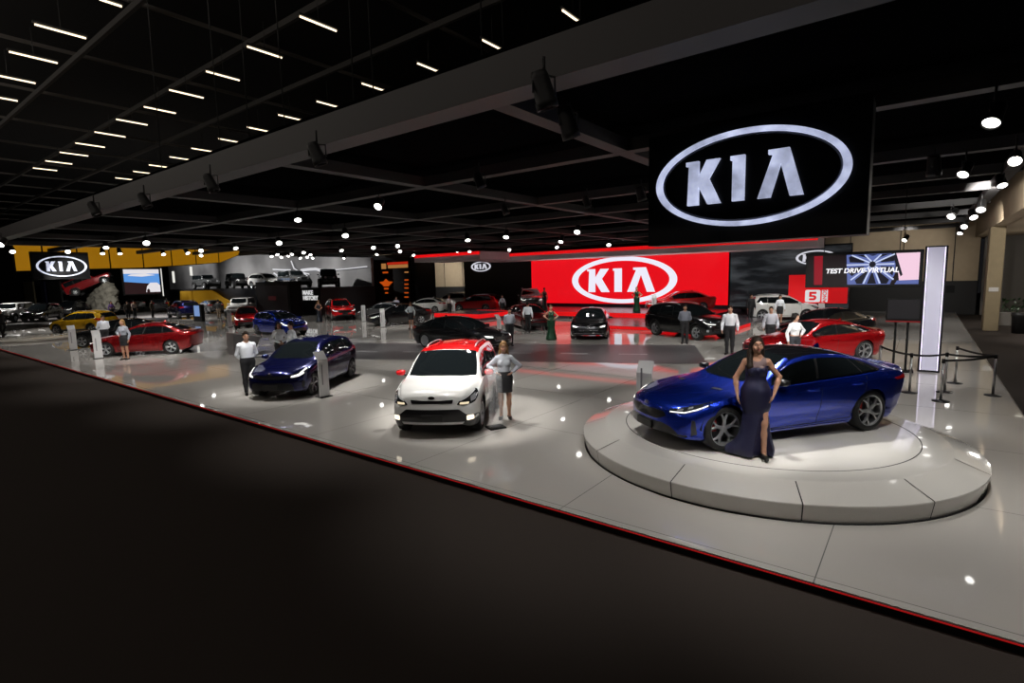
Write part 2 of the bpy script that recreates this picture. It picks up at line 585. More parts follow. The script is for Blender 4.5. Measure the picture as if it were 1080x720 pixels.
    def mirror(self, s, z, m, size=(.09, .20, .13)):
        p, n = self.cast('side', s, z, 1)
        for sg in (1, -1):
            b = MB()
            vs, fs = [], []
            lx, ly, lz = size
            bm = bmesh.new(); bmesh.ops.create_cube(bm, size=1)
            bmesh.ops.subdivide_edges(bm, edges=bm.edges, cuts=4, use_grid_fill=True)
            for v in bm.verts:
                q = v.co * 2
                # rounded box, fuller in front, flat behind
                l = (abs(q.x) ** 3 + abs(q.y) ** 3 + abs(q.z) ** 3) ** (1 / 3)
                q = q / max(l, 1e-6)
                tx = 1.25 if q.x > 0 else .7
                v.co = Vector((q.x * lx * tx * (1 - .25 * (q.y * sg > 0) * abs(q.y)), q.y * ly / 2, q.z * lz / 2 * (1 - .15 * max(0, q.y * sg))))
            for f in bm.faces: f.smooth = True
            me = bpy.data.meshes.new('mirror'); bm.to_mesh(me); bm.free(); me.materials.append(m)
            mo = link('mirror', me, self.root, (p.x, sg * (abs(p.y) + .05 + ly / 2), p.z + .07))
            st = MB(); st.tube([(0, 0, 0), (-.0, -sg * (ly / 2 + .06), -.075)], [.022, .03], 8); st.build('mirror_stalk', self.blk, mo)
            g = MB(); g.box((-lx * .72, 0, 0), (.006, ly * .8, lz * .72), bev=.002); g.build('mirror_glass', self.chrome, mo)
    def handle(self, s, z, m, ln=.2):
        for sg in (1, -1):
            p, n = self.cast('side', s, z, sg)
            b = MB()
            o = .035
            b.tube([(p.x + ln / 2, p.y - sg * .005, z), (p.x + ln / 2 - .02, p.y + sg * o, z), (p.x, p.y + sg * (o + .004), z + .003), (p.x - ln / 2 + .02, p.y + sg * o, z), (p.x - ln / 2, p.y - sg * .005, z)], [.012, .013, .014, .013, .012], 8)
            b.build('door_handle', m, self.root)
    def seams(self, lines, wd=.011):
        m = mat('panel_gap', (.003, .003, .003), .8)
        for ln in lines: self.strip('door_seam', 'side', ln, wd, m, .0015)
    def plate(self, proj, z, wd=.42, h=.12, m=None):
        p, n = self.cast(proj, 0, z, 1)
        sx = 1 if proj == 'front' else -1
        b = MB(); b.box((p.x + sx * .012, 0, z), (.03, wd, h), bev=.006)
        b.build('number_plate', m or mat('plate_black', (.012, .012, .012), .4), self.root)
    def emblem(self, proj, z, w=.13, h=.065):
        p, n = self.cast(proj, 0, z, 1)
        sx = 1 if proj == 'front' else -1
        M = Matrix.Translation((p.x + sx * .006, 0, z)) @ Matrix.Rotation(R(90), 4, 'Z') @ Matrix.Rotation(R(90), 4, 'X')
        if sx < 0: M = Matrix.Translation((p.x - .006, 0, z)) @ Matrix.Rotation(R(-90), 4, 'Z') @ Matrix.Rotation(R(90), 4, 'X')
        b = MB(); b.ring((w / 2, h / 2), (w / 2 * .88, h / 2 * .84), .008, M, 0, 24)
        kia_letters(b, w / 2, .008, M)
        b.prism([(w / 2 * .9 * math.cos(t), h / 2 * .88 * math.sin(t)) for t in np.linspace(0, 2 * math.pi, 24, endpoint=False)], .003, M, 1)
        b.build('emblem', [self.chrome, self.blk], self.root)
    def details(self):
        S = self.s
        sm = self.col if not S.get('roof_on_mirror') else S['roof_mat']
        for q in S.get('panels', ()):
            name, proj, pts, mk = q[:4]
            opt = q[4] if len(q) > 4 else {}
            m = {'glass': self.glass, 'black': self.blk, 'chrome': self.chrome, 'body': self.col, 'roof': S.get('roof_mat', self.col)}.get(mk, mk)
            kids = opt.get('kids', ())
            sides = opt.get('sides', (1, -1) if proj in ('side', 'corner', 'rcorner') or opt.get('pair') else (1,))
            po = self.panel(name, proj, pts, m, opt.get('off', .006), sides, opt.get('rnd', .03), opt.get('res', .07))
            for k in kids:
                kn, kp, km = k[:3]; ko = k[3] if len(k) > 3 else {}
                km = {'black': self.blk, 'chrome': self.chrome, 'body': self.col}.get(km, km)
                for sd, pp in zip(sides, po):
                    if ko.get('line'): self.strip(kn, proj, kp, ko.get('w', .02), km, ko.get('off', .012), (sd,), pp)
                    else: self.panel(kn, proj, kp, km, ko.get('off', .012), (sd,), ko.get('rnd', .015), .05, pp)
        for q in S.get('strips', ()):
            name, proj, ln, wd, mk = q[:5]
            m = {'chrome': self.chrome, 'black': self.blk, 'body': self.col}.get(mk, mk)
            self.strip(name, proj, ln, wd, m, .010, (1, -1) if proj in ('side', 'corner', 'rcorner') else (1,))
        self.seams(S.get('seams', ()))
        for s, z in S.get('handles', ()): self.handle(s, z, S.get('handle_mat', self.col))
        if 'mirror' in S:
            q = S['mirror']; self.mirror(q[0], q[1], S.get('mirror_mat', q[2] if len(q) > 2 else self.col), *q[3:])
        if 'plate_f' in S: self.plate('front', S['plate_f'])
        if 'emblem_f' in S: self.emblem('front', S['emblem_f'])
        if 'rails' in S:
            s0, s1, y, m = S['rails']
            for sg in (1, -1):
                pts = []
                for k in range(9):
                    s = s0 + (s1 - s0) * k / 8
                    p, n = self.cast('top', s, y, sg)
                    pts.append((p.x, p.y, p.z + .05 * math.sin(math.pi * k / 8) ** .35))
                b = MB(); b.tube(pts, .018, 8); b.build('roof_rail', m, self.root)
        if 'fin' in S:
            p, n = self.cast('top', S['fin'], 0, 1)
            b = MB(); b.add([(p.x + .09, 0, p.z - .01), (p.x - .08, .025, p.z - .01), (p.x - .08, -.025, p.z - .01), (p.x - .075, 0, p.z + .06), (p.x - .05, .004, p.z + .06), (p.x - .05, -.004, p.z + .06)],
                            [(0, 1, 4), (0, 5, 2), (0, 4, 5), (1, 2, 3), (1, 3, 4), (2, 5, 3), (3, 5, 4)])
            b.build('antenna_fin', self.col, self.root)
        self.wheels()

KIA_K = [(467, 258), (522, 258), (522, 312), (556, 258), (612, 258), (566, 322), (617, 408), (562, 408), (522, 345), (522, 408), (474, 408), (480, 272), (467, 272)]
KIA_I = [(638, 258), (695, 258), (695, 407), (647, 407), (647, 272), (638, 272)]
KIA_A = [(728, 407), (776, 407), (812, 302), (848, 407), (897, 407), (842, 256), (765, 256), (765, 270), (782, 272)]
def kia_letters(b, half, d, M, mi=0):
    for P in (KIA_K, KIA_I, KIA_A):
        b.prism([((x - 691) / 331 * half, -(y - 332) / 331 * half) for x, y in P], d, M, mi)
# ---------------------------------------------------------------- car shapes
LAMP = mat('headlamp_dark', (.02, .022, .025), .06, coat=1.0, spec=.8)
LED = emat('daylight_lamp_lit', (1.0, .97, .92), 1.5)
LENS = mat('headlamp_clear', (.45, .46, .48), .12, .5, coat=1.0)
TAIL = mat('tail_lamp_red', (.22, .004, .004), .12, coat=1.0, emit=(.5, .005, .003), es=.12)
BLACKTRIM = mat('black_trim', (.008, .008, .009), .35, coat=.3)
SILVER = mat('satin_silver', (.55, .56, .57), .35, .9)
FOG = emat('fog_lamp_lit', (1.0, .86, .66), 1.6)
MESHB = mat('grille_black', (.006, .006, .007), .3, coat=.5)

def glasshouse(S, ws, bp, cp, rear, roof_y=.86, rg=None, top_f=.80, low=.03, quarter=True, names=True):
    """side windows, windscreen and back light fitted to the spec's own curves.
    ws = (cowl s, cowl corner s, header s); bp / cp = pillars (bottom s, top s); rear = (bottom s, top s)"""
    zt, zs, w, wr, cr = (pchip(S[k]) for k in ('top', 'belt', 'half', 'corner', 'crown'))
    def top(s):
        return float(zs(s) + (zt(s) - cr(s) - zs(s)) * top_f)
    def bot(s): return float(zs(s)) + low
    def pane(f, b):
        """f, b: (bottom s, top s) of the front and rear edge"""
        N = 10
        lo = [(f[0] + (b[0] - f[0]) * i / N) for i in range(N + 1)]
        hi = [(b[1] + (f[1] - b[1]) * i / N) for i in range(N + 1)]
        P = [(s, bot(s)) for s in lo] + [(s, max(top(s), bot(s) + .012)) for s in hi]
        return P
    out = []
    g = .028
    out.append(('side_window', 'side', pane((ws[1] + .12, ws[1] + .2), (bp[0] - g, bp[1] - g)), 'glass', {'rnd': .015}))
    out.append(('side_window', 'side', pane((bp[0] + g, bp[1] + g), (cp[0] - g * .6, cp[1] - g * .6)), 'glass', {'rnd': .03}))
    if quarter: out.append(('quarter_window', 'side', pane((cp[0] + g * .6, cp[1] + g * .6), rear), 'glass', {'rnd': .03}))
    out.append(('pillar_trim', 'side', pane((bp[0] - g, bp[1] - g), (bp[0] + g, bp[1] + g)), 'black', {'rnd': 0, 'off': .004}))
    if quarter: out.append(('pillar_trim', 'side', pane((cp[0] - g * .6, cp[1] - g * .6), (cp[0] + g * .6, cp[1] + g * .6)), 'black', {'rnd': 0, 'off': .004}))
    f = roof_y
    N = 6
    P = []
    ss = [ws[1] + (ws[2] - ws[1]) * i / N for i in range(N + 1)]
    ed = [(s, float(wr(s)) * f) for s in ss]
    P = ed + [(ws[2] - .04, float(wr(ws[2])) * f * .5), (ws[2] - .05, 0), (ws[2] - .04, -float(wr(ws[2])) * f * .5)] + [(s, -y) for s, y in ed[::-1]]
    P += [(ws[0] + .03, -float(wr(ws[1])) * f * .6), (ws[0], 0), (ws[0] + .03, float(wr(ws[1])) * f * .6)]
    out.append(('windshield', 'top', P, 'glass', {'rnd': .02, 'sides': (1,)}))
    if rg and rg[0] == 'top':
        s0, s1 = rg[1:3]
        ss = [s0 + (s1 - s0) * i / N for i in range(N + 1)]
        ed = [(s, float(wr(s)) * f * .97) for s in ss]
        out.append(('rear_window', 'top', ed + [(s, -y) for s, y in ed[::-1]], 'glass', {'rnd': .06, 'sides': (1,)}))
    elif rg:
        out.append(('rear_window', 'rear', rg[1], 'glass', {'rnd': .05, 'sides': (1,)}))
    return out
def box2(y, z0, z1, dy=0):
    return [(-y, z0), (y, z0), (y + dy, z1), (-y - dy, z1)]

# fastback grand tourer
GT = dict(L=4.83, W=1.87, wb=2.905, fo=.83, rt=.345, rocker=.17, rr=.262, tw=.12, spokes=(5, 'y'),
    top=[(0, .68), (.15, .745), (.5, .81), (1.0, .885), (1.5, .955), (1.6, .985), (2.0, 1.20), (2.35, 1.345), (2.8, 1.40), (3.3, 1.365), (3.8, 1.235), (4.2, 1.105), (4.45, 1.045), (4.72, 1.045), (4.83, .96)],
    belt=[(0, .57), (.3, .70), (.85, .80), (1.5, .875), (2.5, .915), (3.4, .955), (3.9, .985), (4.4, .985), (4.83, .88)],
    half=[(0, .80), (.35, .885), (.85, .93), (1.6, .915), (2.5, .91), (3.2, .92), (3.75, .935), (4.3, .905), (4.83, .83)],
    corner=[(0, .58), (.5, .68), (1.45, .74), (1.75, .71), (2.35, .575), (2.8, .56), (3.4, .57), (4.0, .62), (4.4, .68), (4.83, .66)],
    crown=[(0, .04), (.6, .045), (1.5, .05), (2.4, .06), (3.4, .06), (4.3, .04), (4.83, .03)],
    bow=(.36, .28), lean_f=[(0, .05), (.35, 0), (.5, .0), (.65, .03), (.8, .06)], lean_r=[(0, .25), (.4, .12), (.75, .04), (.95, 0), (1.1, .0)], gap=.035, lift_r=.25, nose_r=.09,
    side=[(0, .10), (.1, .05), (.22, .055), (.36, .03), (.6, .008), (.78, 0), (.88, .004), (1, .05)], ledge=.035,
    roof=(2.3, 3.55))
GT['panels'] = glasshouse(GT, (1.46, 1.62, 2.33), (2.66, 2.78), (3.58, 3.45), (4.0, 3.72), rg=('top', 3.72, 4.36)) + [
    ('headlight', 'corner', [(.60, .585), (.63, .635), (.86, .668), (1.12, .705), (1.52, .775), (1.44, .715), (1.22, .65), (.95, .592)], LAMP, {'rnd': .012,
        'kids': [('daylight_lamp', [(.64, .602), (.95, .606), (1.18, .652), (1.4, .72)], LED, {'line': 1, 'w': .014}), ('projector', [(.78, .622), (.9, .625), (.92, .655), (.8, .648)], LENS), ('projector', [(1.0, .65), (1.1, .665), (1.12, .69), (1.02, .68)], LENS)]}),
    ('grille', 'front', [(-.47, .52), (-.30, .455), (.30, .455), (.47, .52), (.43, .585), (.18, .60), (.10, .588), (-.10, .588), (-.18, .60), (-.43, .585)], MESHB, {'rnd': .02, 'sides': (1,), 'res': .06}),
    ('air_intake', 'front', [(-.66, .265), (.66, .265), (.56, .36), (.40, .41), (-.40, .41), (-.56, .36)], MESHB, {'rnd': .03, 'sides': (1,)}),
    ('side_vent', 'corner', [(1.08, .26), (1.2, .28), (1.17, .50), (1.10, .52)], 'black', {'rnd': .02}),
    ('fender_vent', 'side', [(1.27, .50), (1.40, .52), (1.34, .57), (1.27, .56)], 'black', {'rnd': .01}),
    ('hood_vent', 'top', [(.95, .38), (1.0, .55), (1.06, .55), (1.02, .38)], 'black', {'pair': 1, 'rnd': .01}),
    ('tail_light', 'rcorner', [(.5, .84), (.9, .85), (1.42, .83), (1.5, .87), (1.1, .90), (.5, .89)], TAIL, {'rnd': .02}),
]
GT['strips'] = [('window_trim', 'side', [(1.78, .912), (2.5, .935), (3.4, .975), (3.95, 1.01)], .016, 'chrome'),
    ('splitter', 'front', [(-.75, .255), (-.3, .245), (.3, .245), (.75, .255)], .03, 'black'), ('side_skirt', 'side', [(1.3, .2), (3.3, .2)], .035, 'body')]
GT['seams'] = [[(1.42, .80), (1.40, .5), (1.46, .25)], [(2.68, .93), (2.66, .5), (2.62, .25)], [(3.60, .95), (3.56, .70), (3.36, .42), (3.32, .27)], [(1.46, .25), (2.62, .25), (3.32, .27)]]
GT['handles'] = [(2.48, .80), (3.38, .835)]
GT['mirror'] = (1.84, .91, BLACKTRIM, (.075, .18, .115))
GT['emblem_f'] = .655; GT['plate_f'] = .335; GT['fin'] = 3.45

# boxy hatchback with a contrasting roof
BOXY = dict(L=4.14, W=1.80, wb=2.57, fo=.80, rt=.335, rocker=.21, rr=.24, tw=.11, spokes=(5, 'twin'),
    top=[(0, .91), (.12, .97), (.4, 1.02), (.85, 1.07), (1.0, 1.09), (1.1, 1.14), (1.5, 1.40), (1.78, 1.555), (2.2, 1.61), (3.0, 1.60), (3.7, 1.55), (3.92, 1.46), (4.05, 1.18), (4.14, .98)],
    belt=[(0, .66), (.25, .80), (.8, .95), (1.1, 1.0), (2.0, 1.02), (3.0, 1.06), (3.7, 1.10), (3.95, 1.08), (4.14, .90)],
    half=[(0, .78), (.3, .86), (.8, .90), (1.5, .885), (2.6, .885), (3.37, .90), (3.9, .87), (4.14, .80)],
    corner=[(0, .62), (.4, .70), (1.0, .76), (1.3, .74), (1.78, .655), (2.4, .64), (3.4, .63), (3.9, .66), (4.14, .66)],
    crown=[(0, .05), (.6, .04), (1.0, .05), (1.8, .055), (3.5, .05), (4.14, .04)],
    bow=(.19, .16), lean_f=[(0, .05), (.3, .02), (.5, 0), (.75, .01), (.95, .05)], lift_f=.08, lift_r=.15, gap=.05, nose_r=.10,
    side=[(0, .06), (.12, .02), (.28, .012), (.5, 0), (.75, .006), (.9, .016), (1, .045)], ledge=.02, clad=3, roof=(1.76, 3.88), bulge=.02)
BOXY['panels'] = glasshouse(BOXY, (.98, 1.08, 1.77), (2.2, 2.26), (3.05, 3.05), (3.72, 3.5), roof_y=.95, rg=('rear', [(-.56, 1.12), (.56, 1.12), (.5, 1.46), (-.5, 1.46)]), top_f=.82) + [
    ('headlight', 'corner', [(.53, .685), (.60, .765), (.86, .825), (1.28, .925), (1.38, .90), (1.30, .80), (1.08, .71), (.8, .675)], LAMP, {'rnd': .03,
        'kids': [('daylight_lamp', [(.62, .775), (.88, .835), (1.26, .915)], mat('lamp_pipe', (.6, .6, .6), .2), {'line': 1, 'w': .03}), ('turn_lamp', [(.60, .695), (.84, .69), (.86, .73), (.62, .735)], emat('turn_lamp_warm', (1., .82, .55), .9)),
                 ('projector', [(.92, .72), (1.14, .755), (1.22, .86), (.96, .82)], LENS)]}),
    ('grille', 'front', [(-.40, .715), (.40, .715), (.42, .79), (.15, .775), (-.15, .775), (-.42, .79)], MESHB, {'rnd': .02, 'sides': (1,)}),
    ('lower_grille', 'front', [(-.86, .36), (.86, .36), (.86, .47), (.66, .49), (.52, .60), (-.52, .60), (-.66, .49), (-.86, .47)], MESHB, {'rnd': .03, 'sides': (1,)}),
    ('fog_lamp', 'front', [(.66, .375), (.79, .385), (.785, .475), (.665, .475)], FOG, {'pair': 1, 'rnd': .02, 'off': .012}),
    ('skid_plate', 'front', [(-.58, .305), (.58, .305), (.62, .35), (-.62, .35)], SILVER, {'rnd': .015, 'off': .012, 'sides': (1,)}),
    ('tail_light', 'rcorner', [(.75, 1.12), (1.0, 1.12), (1.06, 1.46), (.86, 1.5)], TAIL, {'rnd': .03}),
]
BOXY['rails'] = (2.0, 3.6, .56, SILVER)
BOXY['seams'] = [[(1.12, .98), (1.10, .6), (1.16, .32)], [(2.22, 1.04), (2.2, .6), (2.18, .30)], [(3.08, 1.06), (3.02, .75), (2.90, .5), (2.88, .3)], [(1.16, .32), (2.88, .3)]]
BOXY['handles'] = [(2.02, .90), (2.86, .92)]
BOXY['mirror'] = (1.28, 1.04); BOXY['emblem_f'] = .83; BOXY['plate_f'] = .44

# small hatchback
HATCH = dict(L=4.07, W=1.73, wb=2.58, fo=.80, rt=.315, rocker=.19, rr=.225, spokes=(5, 'twin'), rim_mat=mat('alloy_grey', (.20, .20, .21), .36, .8),
    top=[(0, .75), (.12, .80), (.4, .87), (.95, .965), (1.1, .99), (1.2, 1.03), (1.6, 1.25), (1.95, 1.39), (2.4, 1.45), (3.0, 1.445), (3.6, 1.37), (3.82, 1.27), (3.98, 1.05), (4.07, .92)],
    belt=[(0, .60), (.3, .74), (.85, .855), (1.3, .90), (2.2, .93), (3.1, .98), (3.6, 1.01), (3.9, .99), (4.07, .86)],
    half=[(0, .76), (.3, .83), (.8, .865), (1.5, .85), (2.6, .85), (3.37, .865), (3.85, .84), (4.07, .77)],
    corner=[(0, .56), (.4, .66), (1.1, .71), (1.4, .69), (1.95, .565), (2.5, .55), (3.3, .56), (3.8, .60), (4.07, .62)],
    crown=[(0, .04), (.6, .045), (1.1, .05), (1.9, .06), (3.3, .055), (4.07, .03)],
    bow=(.30, .2), lean_f=[(0, .06), (.3, 0), (.5, 0), (.65, .03), (.8, .08)], nose_r=.09, gap=.04, roof=(1.93, 3.7))
HATCH['panels'] = glasshouse(HATCH, (1.06, 1.2, 1.94), (2.28, 2.36), (3.12, 3.1), (3.62, 3.4), rg=('rear', [(-.54, 1.04), (.54, 1.04), (.46, 1.32), (-.46, 1.32)])) + [
    ('headlight', 'corner', [(.50, .60), (.54, .665), (.85, .71), (1.36, .83), (1.42, .80), (1.26, .70), (1.0, .615), (.7, .585)], LAMP, {'rnd': .02,
        'kids': [('daylight_lamp', [(.64, .61), (.95, .63), (1.16, .69), (1.12, .725), (.86, .675), (.66, .65)], LED), ('daylight_lamp', [(1.0, .70), (1.32, .80)], LED, {'line': 1, 'w': .03})]}),
    ('grille', 'front', [(-.46, .615), (-.2, .585), (.2, .585), (.46, .615), (.48, .665), (.15, .65), (-.15, .65), (-.48, .665)], MESHB, {'rnd': .015, 'sides': (1,)}),
    ('lower_grille', 'front', [(-.60, .24), (.60, .24), (.56, .44), (.46, .475), (-.46, .475), (-.56, .44)], MESHB, {'rnd': .04, 'sides': (1,)}),
    ('fog_lamp', 'corner', [(1.0, .33), (1.1, .33), (1.13, .50), (1.02, .50)], 'black', {'rnd': .03}),
    ('tail_light', 'rcorner', [(.5, .88), (.9, .86), (1.3, .92), (1.24, 1.02), (.9, 1.0), (.5, .98)], TAIL, {'rnd': .03})]
HATCH['strips'] = [('grille_trim', 'front', [(-.47, .668), (-.15, .655), (.15, .655), (.47, .668)], .016, 'chrome'), ('grille_trim', 'front', [(-.46, .607), (-.2, .578), (.2, .578), (.46, .607)], .014, 'chrome')]
HATCH['seams'] = [[(1.24, .88), (1.2, .55), (1.26, .27)], [(2.3, .94), (2.28, .55), (2.26, .26)], [(3.14, .97), (3.08, .72), (2.94, .46), (2.92, .27)], [(1.26, .27), (2.92, .27)]]
HATCH['handles'] = [(2.1, .80), (2.95, .84)]
HATCH['mirror'] = (1.42, .92); HATCH['emblem_f'] = .70; HATCH['plate_f'] = .36; HATCH['fin'] = 3.5

# saloon
SALOON = dict(L=4.56, W=1.79, wb=2.70, fo=.87, rt=.325, rocker=.18, rr=.23, spokes=(5, 'twin'),
    top=[(0, .71), (.12, .76), (.45, .84), (1.1, .94), (1.22, .96), (1.32, 1.0), (1.75, 1.24), (2.12, 1.38), (2.6, 1.435), (3.1, 1.41), (3.55, 1.28), (3.9, 1.12), (4.08, 1.06), (4.42, 1.05), (4.56, .93)],
    belt=[(0, .57), (.3, .70), (.9, .82), (1.4, .88), (2.4, .92), (3.3, .96), (3.8, .99), (4.2, .985), (4.56, .86)],
    half=[(0, .77), (.3, .85), (.87, .89), (1.6, .875), (2.7, .875), (3.57, .89), (4.1, .87), (4.56, .78)],
    corner=[(0, .56), (.4, .66), (1.2, .72), (1.5, .69), (2.12, .56), (2.6, .545), (3.1, .55), (3.7, .62), (4.1, .68), (4.56, .64)],
    crown=[(0, .04), (.6, .045), (1.2, .05), (2.1, .06), (3.1, .06), (4.1, .035), (4.56, .03)],
    bow=(.32, .22), lean_f=[(0, .06), (.3, 0), (.5, 0), (.65, .03), (.8, .07)], lean_r=[(0, .2), (.4, .1), (.8, .02), (1.0, 0)], nose_r=.09, gap=.04, roof=(2.1, 3.2), lift_r=.22)
SALOON['panels'] = glasshouse(SALOON, (1.18, 1.32, 2.1), (2.42, 2.52), (3.24, 3.2), (3.72, 3.42), rg=('top', 3.22, 3.95)) + [
    ('headlight', 'corner', [(.52, .58), (.56, .645), (.85, .69), (1.42, .79), (1.46, .76), (1.3, .68), (1.0, .60), (.7, .57)], LENS, {'rnd': .02,
        'kids': [('daylight_lamp', [(.62, .595), (1.0, .612), (1.3, .69)], LED, {'line': 1, 'w': .02}), ('projector', [(.8, .625), (1.0, .64), (1.02, .69), (.82, .67)], LAMP)]}),
    ('grille', 'front', [(-.44, .55), (-.3, .50), (.3, .50), (.44, .55), (.42, .625), (.15, .61), (-.15, .61), (-.42, .625)], MESHB, {'rnd': .02, 'sides': (1,)}),
    ('lower_grille', 'front', [(-.62, .22), (.62, .22), (.52, .37), (-.52, .37)], MESHB, {'rnd': .03, 'sides': (1,)}),
    ('tail_light', 'rcorner', [(.45, .86), (.9, .84), (1.42, .88), (1.48, .97), (1.0, .965), (.45, .94)], TAIL, {'rnd': .03})]
SALOON['strips'] = [('window_trim', 'side', [(1.5, .915), (2.4, .945), (3.3, .985), (3.74, 1.02)], .02, 'chrome'), ('grille_trim', 'front', [(-.43, .63), (-.15, .615), (.15, .615), (.43, .63)], .018, 'chrome')]
SALOON['seams'] = [[(1.4, .87), (1.34, .5), (1.4, .26)], [(2.44, .93), (2.42, .5), (2.4, .25)], [(3.28, .96), (3.22, .72), (3.08, .46), (3.06, .26)], [(1.4, .26), (3.06, .26)]]
SALOON['handles'] = [(2.24, .80), (3.08, .84)]
SALOON['mirror'] = (1.6, .90); SALOON['emblem_f'] = .68; SALOON['plate_f'] = .40; SALOON['fin'] = 3.0

# tall grille luxury saloon: same shell, longer, with an upright wide grille
LUX = dict(SALOON); LUX.update(L=5.09, W=1.90, wb=3.045, fo=.90, rt=.345, rr=.245, rocker=.17, spokes=(10, 'twin'))
def _stretch(S, k, kw, keys=('top', 'belt', 'crown')):
    for q in keys: S[q] = [(s * k, z) for s, z in S[q]]
    for q in ('half', 'corner'): S[q] = [(s * k, z * kw) for s, z in S[q]]
_stretch(LUX, 5.09 / 4.56, 1.90 / 1.79); LUX['roof'] = (2.34, 3.57)
LUX['panels'] = glasshouse(LUX, (1.32, 1.47, 2.34), (2.7, 2.8), (3.62, 3.57), (4.15, 3.82), rg=('top', 3.6, 4.4)) + [
    ('headlight', 'corner', [(.60, .60), (.62, .68), (.9, .715), (1.3, .76), (1.36, .70), (1.15, .61), (.85, .585)], LAMP, {'rnd': .02,
        'kids': [('daylight_lamp', [(.66, .615), (1.06, .63), (1.2, .70), (.92, .69), (.68, .665)], LED)]}),
    ('grille', 'front', [(-.50, .56), (-.42, .48), (.42, .48), (.50, .56), (.50, .66), (-.50, .66)], mat('grille_bars', (.16, .16, .17), .25, .9), {'rnd': .03, 'sides': (1,)}),
    ('lower_grille', 'front', [(-.7, .24), (.7, .24), (.66, .33), (-.66, .33)], MESHB, {'rnd': .02, 'sides': (1,)}),
    ('tail_light', 'rcorner', [(.45, .86), (.9, .84), (1.42, .88), (1.48, .97), (1.0, .965), (.45, .94)], TAIL, {'rnd': .03})]
LUX['strips'] = [('grille_trim', 'front', [(-.50, .56), (-.42, .48), (.42, .48), (.50, .56), (.50, .665), (-.50, .665), (-.50, .56)], .02, 'chrome'),
    ('bumper_trim', 'front', [(-.72, .34), (.72, .34)], .022, 'chrome'), ('window_trim', 'side', [(1.7, .92), (2.7, .945), (3.7, .985), (4.17, 1.02)], .02, 'chrome')]
LUX['seams'] = [[(1.56, .87), (1.5, .5), (1.56, .26)], [(2.72, .93), (2.7, .5), (2.68, .25)], [(3.66, .96), (3.6, .72), (3.44, .46), (3.42, .26)], [(1.56, .26), (3.42, .26)]]
LUX['handles'] = [(2.5, .80), (3.44, .84)]; LUX['mirror'] = (1.8, .90); LUX['emblem_f'] = .70; LUX['plate_f'] = .42; LUX['fin'] = 3.4

# sport utility
SUV = dict(L=4.76, W=1.89, wb=2.78, fo=.92, rt=.365, rocker=.24, rr=.255, tw=.12, spokes=(5, 'y'),
    top=[(0, .92), (.12, .98), (.45, 1.03), (1.1, 1.11), (1.25, 1.13), (1.35, 1.17), (1.75, 1.42), (2.1, 1.60), (2.6, 1.685), (3.4, 1.675), (4.1, 1.60), (4.4, 1.50), (4.62, 1.18), (4.76, .98)],
    belt=[(0, .70), (.3, .84), (.9, .97), (1.4, 1.03), (2.4, 1.06), (3.4, 1.10), (4.1, 1.15), (4.5, 1.12), (4.76, .94)],
    half=[(0, .82), (.3, .90), (.92, .945), (1.6, .925), (2.8, .925), (3.7, .94), (4.3, .915), (4.76, .83)],
    corner=[(0, .62), (.4, .72), (1.25, .79), (1.5, .77), (2.1, .66), (2.6, .64), (3.6, .63), (4.2, .65), (4.76, .68)],
    crown=[(0, .05), (.6, .05), (1.2, .05), (2.1, .06), (4.0, .06), (4.76, .04)],
    bow=(.30, .22), lean_f=[(0, .06), (.35, 0), (.6, 0), (.85, .03), (1.0, .07)], lift_f=.2, lift_r=.3, gap=.05, roof=(2.08, 4.3), clad=2)
SUV['panels'] = glasshouse(SUV, (1.22, 1.38, 2.08), (2.5, 2.58), (3.42, 3.42), (4.22, 3.95), rg=('rear', [(-.62, 1.2), (.62, 1.2), (.52, 1.52), (-.52, 1.52)])) + [
    ('headlight', 'corner', [(.58, .74), (.62, .83), (.95, .87), (1.46, .93), (1.44, .87), (1.2, .78), (.9, .735)], LAMP, {'rnd': .02,
        'kids': [('daylight_lamp', [(.64, .765), (.95, .77), (1.2, .80), (1.38, .88)], LED, {'line': 1, 'w': .03}), ('projector', [(.75, .79), (.9, .795), (.92, .84), (.77, .83)], LENS)]}),
    ('grille', 'front', [(-.50, .69), (-.40, .62), (.40, .62), (.50, .69), (.48, .82), (.16, .80), (-.16, .80), (-.48, .82)], MESHB, {'rnd': .02, 'sides': (1,)}),
    ('lower_grille', 'front', [(-.70, .32), (.70, .32), (.60, .48), (-.60, .48)], MESHB, {'rnd': .03, 'sides': (1,)}),
    ('fog_lamp', 'corner', [(1.02, .42), (1.18, .42), (1.2, .52), (1.04, .52)], LENS, {'rnd': .02}),
    ('tail_light', 'rcorner', [(.7, 1.02), (1.2, 1.0), (1.5, 1.06), (1.46, 1.16), (1.1, 1.14), (.7, 1.12)], TAIL, {'rnd': .03})]
SUV['strips'] = [('window_trim', 'side', [(1.55, 1.065), (2.4, 1.085), (3.4, 1.125), (4.22, 1.18)], .022, 'chrome'), ('grille_trim', 'front', [(-.49, .83), (-.16, .81), (.16, .81), (.49, .83)], .02, 'chrome'),
    ('skid_plate', 'front', [(-.5, .29), (.5, .29)], .04, SILVER)]
SUV['seams'] = [[(1.5, 1.02), (1.44, .6), (1.5, .34)], [(2.52, 1.07), (2.5, .6), (2.48, .33)], [(3.46, 1.1), (3.38, .85), (3.22, .58), (3.2, .36)], [(1.5, .34), (3.2, .36)]]
SUV['handles'] = [(2.3, .94), (3.24, .98)]; SUV['mirror'] = (1.68, 1.05); SUV['emblem_f'] = .87; SUV['plate_f'] = .55
SUV['rails'] = (2.25, 4.05, .60, SILVER)

